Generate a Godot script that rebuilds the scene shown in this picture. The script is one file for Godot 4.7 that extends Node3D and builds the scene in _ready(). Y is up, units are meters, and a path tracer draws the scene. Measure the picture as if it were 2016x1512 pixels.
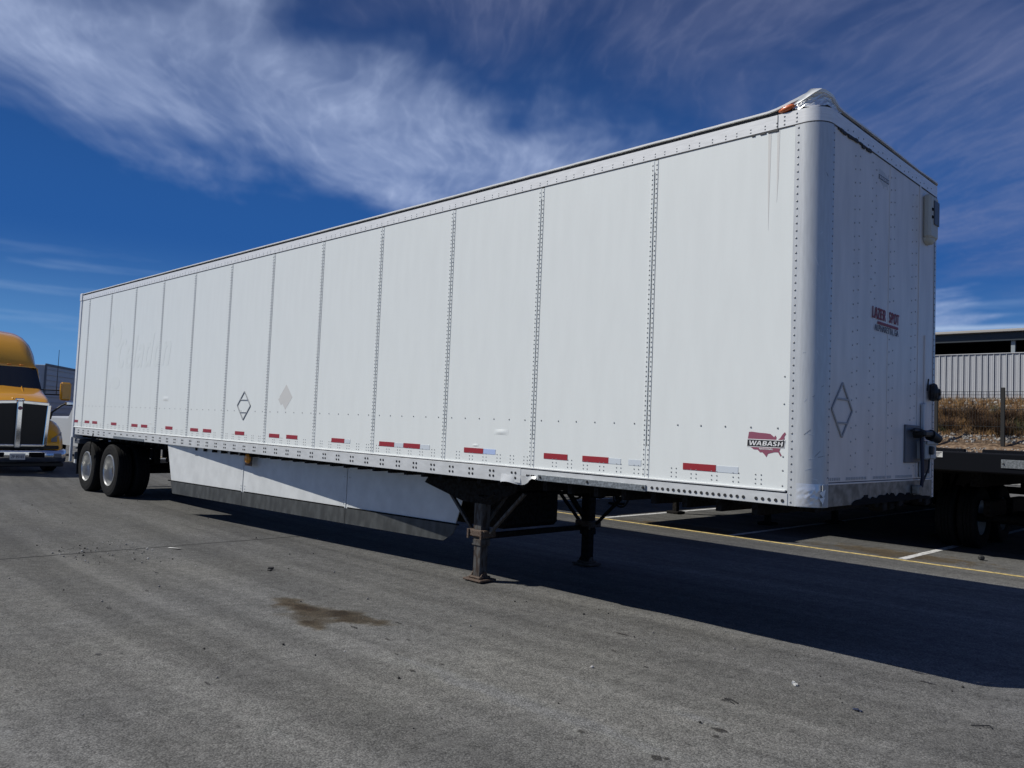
extends Node3D

# ---------------------------------------------------------------- shared state
var M := {}
var taken := {}
const SUN_DIR := Vector3(0.78, -1.0, -0.72)
var nz_fib := FastNoiseLite.new()
var nz_big := FastNoiseLite.new()
var nz_warp := FastNoiseLite.new()
var nz_mask := FastNoiseLite.new()


# ---------------------------------------------------------------- materials
func lin(r: float, g: float, b: float) -> Color:
	return Color(r, g, b).linear_to_srgb()


func mat(key: String, col: Color, rough: float, metal := 0.0) -> StandardMaterial3D:
	var m := StandardMaterial3D.new()
	m.resource_name = key
	m.albedo_color = col
	m.roughness = rough
	m.metallic = metal
	M[key] = m
	return m


func noise_tex(sd: int, freq: float, oct: int, lo: Color, hi: Color, size := 512, kind := FastNoiseLite.TYPE_SIMPLEX_SMOOTH, p0 := 0.25, p1 := 0.75) -> NoiseTexture2D:
	var n := FastNoiseLite.new()
	n.seed = sd
	n.noise_type = kind
	n.frequency = freq
	n.fractal_octaves = oct
	var t := NoiseTexture2D.new()
	t.width = size
	t.height = size
	t.seamless = true
	t.noise = n
	var g := Gradient.new()
	g.offsets = PackedFloat32Array([p0, p1])
	g.colors = PackedColorArray([lo, hi])
	t.color_ramp = g
	return t


func tri_tex(m: StandardMaterial3D, t: Texture2D, sc: Vector3, world := true) -> void:
	m.albedo_texture = t
	m.uv1_triplanar = true
	m.uv1_world_triplanar = world
	m.uv1_scale = sc


func make_materials() -> void:
	var g := func(v: float) -> Color: return Color(v, v, v)
	var soil := noise_tex(11, 0.012, 5, g.call(0.984), g.call(1.0), 512, FastNoiseLite.TYPE_SIMPLEX_SMOOTH, 0.1, 0.9)
	var grime := noise_tex(12, 0.02, 5, g.call(0.93), g.call(1.0), 512, FastNoiseLite.TYPE_SIMPLEX_SMOOTH, 0.1, 0.9)
	var dirty := noise_tex(17, 0.02, 5, g.call(0.74), g.call(1.0), 512)
	var brushed := noise_tex(13, 0.03, 4, g.call(0.93), g.call(1.0), 512, FastNoiseLite.TYPE_SIMPLEX_SMOOTH, 0.1, 0.9)
	var rusty := noise_tex(14, 0.022, 5, Color(0.70, 0.58, 0.50), Color(1, 1, 1), 512, FastNoiseLite.TYPE_SIMPLEX_SMOOTH, 0.25, 0.6)
	var wavy := noise_tex(15, 0.006, 2, g.call(0.0), g.call(1.0), 512)
	var m: StandardMaterial3D
	# painted composite panels, streaked a little by rain
	m = mat("panel", lin(0.775, 0.808, 0.795), 0.34)
	tri_tex(m, soil, Vector3(0.9, 0.16, 0.9))
	m.heightmap_enabled = false
	m = mat("panel_front", lin(0.83, 0.785, 0.735), 0.36)  # same paint as the side, warmed and lightened to offset its bluish shade
	tri_tex(m, grime, Vector3(0.5, 0.11, 0.5))
	m = mat("ghost", lin(0.735, 0.772, 0.762), 0.40)
	m = mat("ghost_dark", lin(0.60, 0.60, 0.585), 0.5)
	m = mat("frame_white", lin(0.74, 0.76, 0.78), 0.35)
	tri_tex(m, grime, Vector3(0.7, 0.3, 0.7))
	m = mat("rail", lin(0.90, 0.905, 0.895), 0.28, 0.10)
	tri_tex(m, brushed, Vector3(0.35, 3.0, 0.35))
	m = mat("low_rail", lin(0.70, 0.715, 0.715), 0.45, 0.2)
	tri_tex(m, grime, Vector3(0.5, 1.6, 0.5))
	m = mat("post_metal", lin(0.62, 0.64, 0.65), 0.36, 0.22)
	tri_tex(m, brushed, Vector3(3.0, 0.3, 3.0))
	m = mat("zinc", lin(0.34, 0.37, 0.39), 0.5, 0.6)
	tri_tex(m, noise_tex(16, 0.05, 3, g.call(0.75), g.call(1.0), 256, FastNoiseLite.TYPE_CELLULAR), Vector3(3, 3, 3))
	m = mat("front_sill", lin(0.30, 0.29, 0.26), 0.5, 0.5)
	tri_tex(m, dirty, Vector3(0.8, 0.8, 0.8))
	m = mat("foil", lin(0.78, 0.79, 0.80), 0.36, 0.55)
	mat("rivet", lin(0.27, 0.28, 0.29), 0.45, 0.3)  # darker than bare aluminium: shade below each dome is put into the colour
	mat("rivet_front", lin(0.45, 0.45, 0.45), 0.45, 0.3)
	mat("bolt", lin(0.02, 0.02, 0.021), 0.6)
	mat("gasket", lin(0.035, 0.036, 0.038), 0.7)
	mat("dark", lin(0.012, 0.012, 0.0125), 0.8)
	M["dark"].metallic_specular = 0.15
	mat("plastic", lin(0.012, 0.0125, 0.014), 0.5)
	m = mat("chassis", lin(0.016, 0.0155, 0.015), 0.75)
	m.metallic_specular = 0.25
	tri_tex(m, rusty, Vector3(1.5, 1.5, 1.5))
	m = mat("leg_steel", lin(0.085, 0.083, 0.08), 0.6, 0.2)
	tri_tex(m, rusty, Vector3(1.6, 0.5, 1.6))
	m = mat("rust", lin(0.11, 0.082, 0.064), 0.85)
	tri_tex(m, rusty, Vector3(4, 4, 4))
	m = mat("skirt_white", lin(0.76, 0.78, 0.775), 0.42)
	tri_tex(m, grime, Vector3(0.35, 0.3, 0.35))
	m = mat("rubber_flap", lin(0.075, 0.08, 0.08), 0.55)
	tri_tex(m, dirty, Vector3(0.6, 0.25, 0.6))
	m = mat("tyre", lin(0.013, 0.013, 0.0135), 0.85)
	m.metallic_specular = 0.3
	tri_tex(m, dirty, Vector3(2, 2, 2))
	m = mat("rim_white", lin(0.62, 0.62, 0.60), 0.28, 0.55)
	m = mat("chrome", lin(0.72, 0.73, 0.75), 0.12, 1.0)
	m = mat("red_tape", lin(0.30, 0.008, 0.014), 0.4)
	m.clearcoat_enabled = true
	m.clearcoat = 0.5
	mat("white_tape", lin(0.60, 0.65, 0.70), 0.35)
	mat("blue_tape", lin(0.42, 0.52, 0.78), 0.3)
	mat("decal_red", lin(0.26, 0.075, 0.12), 0.5)
	mat("decal_black", lin(0.015, 0.015, 0.017), 0.45)
	mat("decal_white", lin(0.75, 0.75, 0.75), 0.45)
	mat("print_red", lin(0.25, 0.018, 0.03), 0.5)
	mat("print_navy", lin(0.05, 0.045, 0.07), 0.5)
	m = mat("amber", lin(0.62, 0.12, 0.012), 0.25)
	m.clearcoat_enabled = true
	m = mat("amber_lens", lin(0.75, 0.30, 0.03), 0.3)
	mat("cream", lin(0.55, 0.53, 0.45), 0.45)
	mat("grey_plate", lin(0.12, 0.13, 0.15), 0.5, 0.3)
	mat("hose_blue", lin(0.012, 0.02, 0.05), 0.5)
	mat("pale_box", lin(0.42, 0.43, 0.42), 0.5)
	mat("brown_mesh", lin(0.10, 0.07, 0.055), 0.8)
	mat("placard", lin(0.36, 0.37, 0.38), 0.45, 0.4)
	# yellow truck
	m = mat("truck_yellow", lin(0.80, 0.37, 0.003), 0.28)
	m.clearcoat_enabled = true
	m.clearcoat = 0.8
	m.clearcoat_roughness = 0.06
	m = mat("glass_dark", lin(0.008, 0.01, 0.012), 0.06)
	m = mat("lens_clear", lin(0.28, 0.29, 0.30), 0.10, 0.3)
	mat("grille_black", lin(0.008, 0.008, 0.009), 0.55)
	mat("plate_white", lin(0.62, 0.62, 0.60), 0.5)
	m = mat("van_white", lin(0.42, 0.44, 0.46), 0.35)
	# yard and beyond
	m = mat("yellow_paint", lin(0.72, 0.55, 0.22), 0.75)
	tri_tex(m, noise_tex(21, 0.05, 4, g.call(0.80), g.call(1.0), 256, FastNoiseLite.TYPE_SIMPLEX_SMOOTH, 0.3, 0.5), Vector3(0.8, 0.8, 0.8))
	m = mat("white_paint", lin(0.70, 0.70, 0.69), 0.7)
	tri_tex(m, M["yellow_paint"].albedo_texture, Vector3(0.8, 0.8, 0.8))
	mat("joint", lin(0.03, 0.03, 0.03), 0.9)
	m = mat("concrete", lin(0.36, 0.35, 0.33), 0.85)
	tri_tex(m, dirty, Vector3(0.6, 0.6, 0.6))
	m = mat("slope_soil", lin(0.30, 0.215, 0.14), 0.95)
	tri_tex(m, noise_tex(22, 0.03, 5, Color(0.55, 0.5, 0.46), Color(1, 1, 1), 512), Vector3(0.25, 0.25, 0.25))
	m = mat("rock", Color(1, 1, 1), 0.9)
	m.vertex_color_use_as_albedo = true
	m = mat("twig", Color(1, 1, 1), 0.9)
	m.vertex_color_use_as_albedo = true
	m = mat("siding", lin(0.44, 0.45, 0.47), 0.5)
	tri_tex(m, soil, Vector3(0.3, 0.1, 0.3))
	mat("eave_trim", lin(0.40, 0.38, 0.35), 0.55)
	mat("eave_dark", lin(0.028, 0.036, 0.045), 0.5)
	mat("column_steel", lin(0.30, 0.33, 0.35), 0.5)
	mat("inner_dark", lin(0.02, 0.02, 0.022), 0.8)
	mat("wire", lin(0.012, 0.012, 0.012), 0.7)
	m = mat("black_frame", lin(0.006, 0.007, 0.010), 0.45)
	m.metallic_specular = 0.25
	m = mat("deck_wood", lin(0.07, 0.055, 0.045), 0.8)
	m = mat("reefer", lin(0.42, 0.44, 0.47), 0.45)
	m = mat("scrap_white", lin(0.62, 0.62, 0.60), 0.7)
	mat("scrap_black", lin(0.02, 0.02, 0.02), 0.7)
	mat("scrap_blue", lin(0.03, 0.04, 0.08), 0.5)
	m = mat("oil", lin(0.028, 0.024, 0.02), 0.5)
	m.albedo_color.a = 0.62
	m.transparency = BaseMaterial3D.TRANSPARENCY_ALPHA


# ---------------------------------------------------------------- mesh helpers
func mb() -> SurfaceTool:
	var st := SurfaceTool.new()
	st.begin(Mesh.PRIMITIVE_TRIANGLES)
	return st


func tri(st: SurfaceTool, a: Vector3, b: Vector3, c: Vector3, na: Vector3, nb: Vector3, nc: Vector3) -> void:
	if (c - a).cross(b - a).dot(na + nb + nc) < 0.0:
		var t := b; b = c; c = t
		t = nb; nb = nc; nc = t
	st.set_normal(na); st.add_vertex(a)
	st.set_normal(nb); st.add_vertex(b)
	st.set_normal(nc); st.add_vertex(c)


func quad(st: SurfaceTool, a: Vector3, b: Vector3, c: Vector3, d: Vector3, hint: Vector3) -> void:
	var n := (c - a).cross(d - b).normalized()
	if n.dot(hint) < 0.0:
		n = -n
	tri(st, a, b, c, n, n, n)
	tri(st, a, c, d, n, n, n)


func box(st: SurfaceTool, c: Vector3, s: Vector3, bev := 0.0, bs := Basis.IDENTITY) -> void:
	var h := s * 0.5
	bev = minf(bev, minf(h.x, minf(h.y, h.z)) * 0.8)
	var axes := [Vector3.RIGHT, Vector3.UP, Vector3.BACK]
	for i in 3:
		for sg in [-1.0, 1.0]:
			var n: Vector3 = axes[i] * sg
			var u: Vector3 = axes[(i + 1) % 3]
			var v: Vector3 = axes[(i + 2) % 3]
			var hu := h.dot(u.abs()) - bev
			var hv := h.dot(v.abs()) - bev
			var o := n * h.dot(n.abs())
			quad(st, c + bs * (o - u * hu - v * hv), c + bs * (o + u * hu - v * hv), c + bs * (o + u * hu + v * hv), c + bs * (o - u * hu + v * hv), bs * n)
	if bev <= 0.0:
		return
	for i in 3:
		var u: Vector3 = axes[i]
		var v: Vector3 = axes[(i + 1) % 3]
		var w: Vector3 = axes[(i + 2) % 3]
		for a in [-1.0, 1.0]:
			for b in [-1.0, 1.0]:
				var p1: Vector3 = v * (a * h.dot(v)) + w * (b * (h.dot(w) - bev))
				var p2: Vector3 = v * (a * (h.dot(v) - bev)) + w * (b * h.dot(w))
				var l := u * (h.dot(u) - bev)
				quad(st, c + bs * (p1 - l), c + bs * (p1 + l), c + bs * (p2 + l), c + bs * (p2 - l), bs * (v * a + w * b))
	for a in [-1.0, 1.0]:
		for b in [-1.0, 1.0]:
			for d in [-1.0, 1.0]:
				var e := Vector3(a, b, d)
				var n := bs * e.normalized()
				tri(st, c + bs * (e * h - Vector3(0, b, d) * bev), c + bs * (e * h - Vector3(a, 0, d) * bev), c + bs * (e * h - Vector3(a, b, 0) * bev), n, n, n)


func bar(st: SurfaceTool, a: Vector3, b: Vector3, w: float, t: float, up := Vector3.UP, bev := 0.0) -> void:
	var x := (b - a).normalized()
	var z := x.cross(up).normalized()
	var y := z.cross(x).normalized()
	box(st, (a + b) * 0.5, Vector3(a.distance_to(b), w, t), bev, Basis(x, y, z))


func frame_of(d: Vector3) -> Array:
	var u := d.cross(Vector3.UP if absf(d.y) < 0.9 else Vector3.RIGHT).normalized()
	return [u, d.cross(u).normalized()]


func cyl(st: SurfaceTool, a: Vector3, b: Vector3, r0: float, r1: float, n := 14, caps := true) -> void:
	var d := (b - a).normalized()
	var f := frame_of(d)
	for i in n:
		var t0 := TAU * i / n
		var t1 := TAU * (i + 1) / n
		var n0: Vector3 = f[0] * cos(t0) + f[1] * sin(t0)
		var n1: Vector3 = f[0] * cos(t1) + f[1] * sin(t1)
		tri(st, a + n0 * r0, a + n1 * r0, b + n1 * r1, n0, n1, n1)
		tri(st, a + n0 * r0, b + n1 * r1, b + n0 * r1, n0, n1, n0)
		if caps:
			tri(st, a, a + n0 * r0, a + n1 * r0, -d, -d, -d)
			tri(st, b, b + n0 * r1, b + n1 * r1, d, d, d)


func pipe(st: SurfaceTool, pts: Array, r: float, n := 8) -> void:
	for i in pts.size() - 1:
		cyl(st, pts[i], pts[i + 1], r, r, n, true)


# profile: points (radius, distance along axis)
func lathe(st: SurfaceTool, at: Vector3, axis: Vector3, prof: Array, n := 32) -> void:
	var f := frame_of(axis)
	for k in prof.size() - 1:
		var p: Vector2 = prof[k]
		var q: Vector2 = prof[k + 1]
		var d := q - p
		var nr := Vector2(d.y, -d.x).normalized()
		for i in n:
			var t0 := TAU * i / n
			var t1 := TAU * (i + 1) / n
			var e0: Vector3 = f[0] * cos(t0) + f[1] * sin(t0)
			var e1: Vector3 = f[0] * cos(t1) + f[1] * sin(t1)
			var n0 := (e0 * nr.x + axis * nr.y)
			var n1 := (e1 * nr.x + axis * nr.y)
			var a := at + e0 * p.x + axis * p.y
			var b := at + e1 * p.x + axis * p.y
			var c := at + e1 * q.x + axis * q.y
			var e := at + e0 * q.x + axis * q.y
			if p.x > 1e-5:
				tri(st, a, b, c, n0, n1, n1)
			if q.x > 1e-5:
				tri(st, a, c, e, n0, n1, n0)


func rivet(st: SurfaceTool, p: Vector3, n: Vector3, r: float, h: float) -> void:
	var f := frame_of(n)
	var top := p + n * h
	for i in 6:
		var e0: Vector3 = f[0] * cos(TAU * i / 6) + f[1] * sin(TAU * i / 6)
		var e1: Vector3 = f[0] * cos(TAU * (i + 1) / 6) + f[1] * sin(TAU * (i + 1) / 6)
		var a := p + e0 * r
		var b := p + e1 * r
		var c := p + e1 * r * 0.6 + n * h * 0.8
		var d := p + e0 * r * 0.6 + n * h * 0.8
		var n0 := (e0 + n * 0.5).normalized()
		var n1 := (e1 + n * 0.5).normalized()
		tri(st, a, b, c, n0, n1, n1)
		tri(st, a, c, d, n0, n1, n0)
		tri(st, top, d, c, n, n0.lerp(n, 0.6).normalized(), n1.lerp(n, 0.6).normalized())


# polygon extruded along its own z by t, laid in the frame xf
func prism(st: SurfaceTool, poly: PackedVector2Array, t: float, xf: Transform3D) -> void:
	var idx := Geometry2D.triangulate_polygon(poly)
	var up := xf.basis.z.normalized()
	for k in range(0, idx.size(), 3):
		for s in [0.0, t]:
			var n := up if s == t else -up
			var p := []
			for j in 3:
				var q := poly[idx[k + j]]
				p.append(xf * Vector3(q.x, q.y, s))
			tri(st, p[0], p[1], p[2], n, n, n)
	var ccw := not Geometry2D.is_polygon_clockwise(poly)
	for i in poly.size():
		var a := poly[i]
		var b := poly[(i + 1) % poly.size()]
		var d := (b - a).normalized()
		var o := Vector2(d.y, -d.x) if ccw else Vector2(-d.y, d.x)
		quad(st, xf * Vector3(a.x, a.y, 0), xf * Vector3(b.x, b.y, 0), xf * Vector3(b.x, b.y, t), xf * Vector3(a.x, a.y, t), xf.basis * Vector3(o.x, o.y, 0))


# rows: arrays of points with equal count; smooth normals over the whole sheet
func sheet(st: SurfaceTool, rows: Array, outward: Callable, closed := false) -> void:
	var nr := rows.size()
	var nc: int = rows[0].size()
	var norms := []
	for i in nr:
		var line := []
		for j in nc:
			var du: Vector3 = rows[mini(i + 1, nr - 1)][j] - rows[maxi(i - 1, 0)][j]
			var j1 := (j + 1) % nc if closed else mini(j + 1, nc - 1)
			var j0 := (j - 1 + nc) % nc if closed else maxi(j - 1, 0)
			var dv: Vector3 = rows[i][j1] - rows[i][j0]
			var n := du.cross(dv).normalized()
			if n.dot(outward.call(rows[i][j])) < 0.0:
				n = -n
			line.append(n)
		norms.append(line)
	for i in nr - 1:
		for j in (nc if closed else nc - 1):
			var k := (j + 1) % nc
			tri(st, rows[i][j], rows[i][k], rows[i + 1][k], norms[i][j], norms[i][k], norms[i + 1][k])
			tri(st, rows[i][j], rows[i + 1][k], rows[i + 1][j], norms[i][j], norms[i + 1][k], norms[i + 1][j])


# an arch section across z: sides from y0 up to y1 with rounded shoulders
func arch(x: float, hw: float, y0: float, y1: float, r: float, crown := 0.04, zc := 0.0) -> Array:
	var p := []
	r = minf(r, minf(hw, y1 - y0))
	p.append(Vector3(x, y0, zc + hw))
	p.append(Vector3(x, (y0 + y1 - r) * 0.5, zc + hw))
	for i in 6:
		var a := PI * 0.5 * i / 5.0
		p.append(Vector3(x, y1 - r + r * sin(a), zc + hw - r + r * cos(a)))
	p.append(Vector3(x, y1 + crown, zc))
	for i in 6:
		var a := PI * 0.5 * (5 - i) / 5.0
		p.append(Vector3(x, y1 - r + r * sin(a), zc - hw + r - r * cos(a)))
	p.append(Vector3(x, (y0 + y1 - r) * 0.5, zc - hw))
	p.append(Vector3(x, y0, zc - hw))
	return p


func end_cap(st: SurfaceTool, row: Array, hint: Vector3) -> void:
	var c := Vector3.ZERO
	for p in row:
		c += p
	c /= row.size()
	for i in row.size():
		tri(st, c, row[i], row[(i + 1) % row.size()], hint, hint, hint)


# ---------------------------------------------------------------- node helpers
func numbered(called: String) -> String:
	if not taken.has(called):
		taken[called] = 0
		return called
	taken[called] += 1
	return "%s_%03d" % [called, taken[called]]


func tag(o: Node, label := "", category := "", group := "", kind := "") -> Node:
	if label: o.set_meta("label", label)
	if category: o.set_meta("category", category)
	if group: o.set_meta("group", group)
	if kind: o.set_meta("kind", kind)
	return o


func thing(called: String, label: String, category: String, at: Vector3, turn := 0.0, group := "") -> Node3D:
	var o := Node3D.new()
	o.name = numbered(called)
	add_child(o)
	o.position = at
	o.rotation.y = turn
	tag(o, label, category, group)
	return o


func place(o: Node3D, called: String, parent: Node) -> void:
	var nm := called
	var k := 0
	while parent.has_node(nm):
		k += 1
		nm = "%s_%03d" % [called, k]
	o.name = nm
	parent.add_child(o, true)


func part(called: String, st: SurfaceTool, m: String, parent: Node, stuff := false) -> MeshInstance3D:
	var o := MeshInstance3D.new()
	o.mesh = st.commit()
	o.material_override = M[m]
	place(o, called, parent)
	if stuff:
		o.set_meta("kind", "stuff")
	return o


func top(called: String, st: SurfaceTool, m: String) -> MeshInstance3D:
	var o := MeshInstance3D.new()
	o.mesh = st.commit()
	o.material_override = M[m]
	o.name = numbered(called)
	add_child(o)
	return o


func text_mesh(s: String, height: float, depth: float, weight := 700, font := "Droid Sans", italic := false) -> TextMesh:
	var f := SystemFont.new()
	f.font_names = PackedStringArray([font])
	f.font_weight = weight
	f.font_italic = italic
	var t := TextMesh.new()
	t.text = s
	t.font = f
	t.font_size = 64
	t.pixel_size = height / 46.0   # capital height of the face at this size
	t.depth = depth
	t.curve_step = 2.0
	return t


# text fitted to a width and a capital height, centred at `at`, facing along zdir
func lettering(called: String, s: String, at: Vector3, right: Vector3, w: float, h: float, m: String, parent: Node, weight := 700, slant := 0.0, font := "Droid Sans") -> MeshInstance3D:
	var tm := text_mesh(s, h, 0.002, weight, font)
	var o := MeshInstance3D.new()
	o.mesh = tm
	o.material_override = M[m]
	place(o, called, parent)
	var bb := tm.get_aabb()
	var n := right.cross(Vector3.UP).normalized()
	var kx := w / maxf(bb.size.x, 0.001)
	var ky := h / maxf(bb.size.y, 0.001)
	var bs := Basis(right * kx, Vector3.UP * ky + right * slant * ky, n)
	o.transform = Transform3D(bs, at - bs * Vector3(bb.get_center().x, bb.get_center().y, 0.0))
	return o


# ---------------------------------------------------------------- sky
func sky_at(d: Vector3) -> Color:
	var e := d.y
	var hor := Vector3(0.115, 0.30, 0.60)
	var mid := Vector3(0.021, 0.100, 0.335)
	var zen := Vector3(0.013, 0.040, 0.140)
	var c := hor.lerp(mid, smoothstep(0.02, 0.21, e))
	c = c.lerp(zen, smoothstep(0.18, 0.55, e))
	if e < 0.025:
		return Color(c.x, c.y, c.z)
	var u := d.x / e
	var v := d.z / e
	# cirrus lie in one high layer: fibres run along one wind direction in it
	var w1 := nz_warp.get_noise_2d(u * 0.7, v * 0.7)
	var w2 := nz_warp.get_noise_2d(u * 0.7 + 40.0, v * 0.7)
	var s := u * 0.80 + v * 0.60 + w1 * 0.14
	var t := -u * 0.60 + v * 0.80 + w2 * 0.17
	var f1 := nz_fib.get_noise_2d(s * 0.55, t * 1.7)
	var f2 := nz_fib.get_noise_2d(s * 1.9 + 20.0, t * 6.0 + w1 * 0.7)
	var f3 := nz_fib.get_noise_2d(s * 5.0 + 7.0, t * 17.0 + w2 * 1.5)
	var f4 := nz_fib.get_noise_2d(u * 1.9 + 3.0, v * 1.5)
	var fib := 0.5 + 0.44 * f1 + 0.24 * f2 + 0.13 * f3 + 0.30 * f4
	var big := nz_big.get_noise_2d(u * 0.9, v * 0.9) * 0.5 + 0.5
	var uu := u + f1 * 0.42 + nz_big.get_noise_2d(u * 1.3 + 9.0, v * 1.3) * 0.30
	var low := smoothstep(0.06, 0.16, e)
	# a dense streak, then a thin veil beside it
	var band := smoothstep(-3.35, -2.45, uu) * (1.0 - smoothstep(-2.10, -1.52, uu)) * low
	var ridge := pow(clampf(1.0 - absf(nz_fib.get_noise_2d(s * 0.95 + 51.0, t * 3.4 + w1 * 0.5)) * 2.6, 0.0, 1.0), 3.0)
	var ridge2 := pow(clampf(1.0 - absf(nz_fib.get_noise_2d(s * 1.8 + 91.0, t * 7.5 + w2 * 0.5)) * 2.4, 0.0, 1.0), 3.0)
	var ragged := clampf((fib - 0.22) * 1.25, 0.0, 1.0) * 0.72 + 0.30 * ridge * clampf(0.4 + 1.6 * f4, 0.0, 1.0) + 0.16 * ridge2
	var dense := band * (0.44 + 0.70 * ragged) * (0.70 + 0.4 * big)
	var vm := smoothstep(-1.75, -0.95, uu) * smoothstep(0.10, 0.24, e)
	var veil := vm * (0.25 + 0.6 * clampf((fib - 0.30) * 1.7, 0.0, 1.0) + 0.25 * ridge2) * (0.40 + 0.8 * big)
	c = c.lerp(Vector3(0.43, 0.52, 0.75), clampf(dense * 0.76, 0.0, 0.88))
	c = c.lerp(Vector3(0.25, 0.28, 0.44), clampf(veil * 0.40, 0.0, 0.6))
	# faint low streaks and one thin trail near the horizon
	var wob := nz_warp.get_noise_2d(atan2(d.x, -d.z) * 9.0, 3.0)
	var trail := exp(-pow((e - 0.1285 - 0.0018 * wob + 0.012 * (atan2(d.x, -d.z) + 0.25)) / 0.0024, 2.0))
	c = c.lerp(Vector3(0.45, 0.58, 0.78), trail * 0.62 * smoothstep(-0.9, -0.4, atan2(d.x, -d.z)) * clampf(0.55 + fib, 0.0, 1.0))
	var low_fib := clampf((nz_fib.get_noise_2d(atan2(d.x, -d.z) * 3.0, e * 46.0) - 0.12) * 2.4, 0.0, 1.0)
	c = c.lerp(Vector3(0.36, 0.50, 0.74), low_fib * 0.16 * smoothstep(0.03, 0.08, e) * (1.0 - smoothstep(0.14, 0.20, e)))
	return Color(c.x, c.y, c.z)


func make_sky() -> ImageTexture:
	nz_fib.seed = 5; nz_fib.noise_type = FastNoiseLite.TYPE_SIMPLEX_SMOOTH; nz_fib.frequency = 1.0; nz_fib.fractal_octaves = 6; nz_fib.fractal_gain = 0.55
	nz_big.seed = 8; nz_big.noise_type = FastNoiseLite.TYPE_SIMPLEX_SMOOTH; nz_big.frequency = 1.0; nz_big.fractal_octaves = 4
	nz_warp.seed = 3; nz_warp.noise_type = FastNoiseLite.TYPE_SIMPLEX_SMOOTH; nz_warp.frequency = 0.85; nz_warp.fractal_octaves = 3; nz_warp.fractal_gain = 0.42
	var W := 4096
	var H := 2048
	var k := 8
	var coarse := Image.create(W / k, H / k, false, Image.FORMAT_RGBF)
	for y in H / k:
		for x in W / k:
			coarse.set_pixel(x, y, sky_at(pano_dir((x + 0.5) * k / W, (y + 0.5) * k / H)))
	coarse.resize(W, H, Image.INTERPOLATE_BILINEAR)
	# the part in view at full fineness (same function)
	var x0 := int((1.0 - 92.0 / 360.0) * W)
	var x1 := W
	for y in range(int(H * 0.31), int(H * 0.497)):
		for x in range(x0, x1):
			coarse.set_pixel(x, y, sky_at(pano_dir((x + 0.5) / W, (y + 0.5) / H)))
	return ImageTexture.create_from_image(coarse)


# Godot's panorama: its left edge looks along -z, a quarter further is +x
func pano_dir(u: float, v: float) -> Vector3:
	var az := u * TAU
	var el := (0.5 - v) * PI
	return Vector3(sin(az) * cos(el), sin(el), -cos(az) * cos(el))


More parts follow.
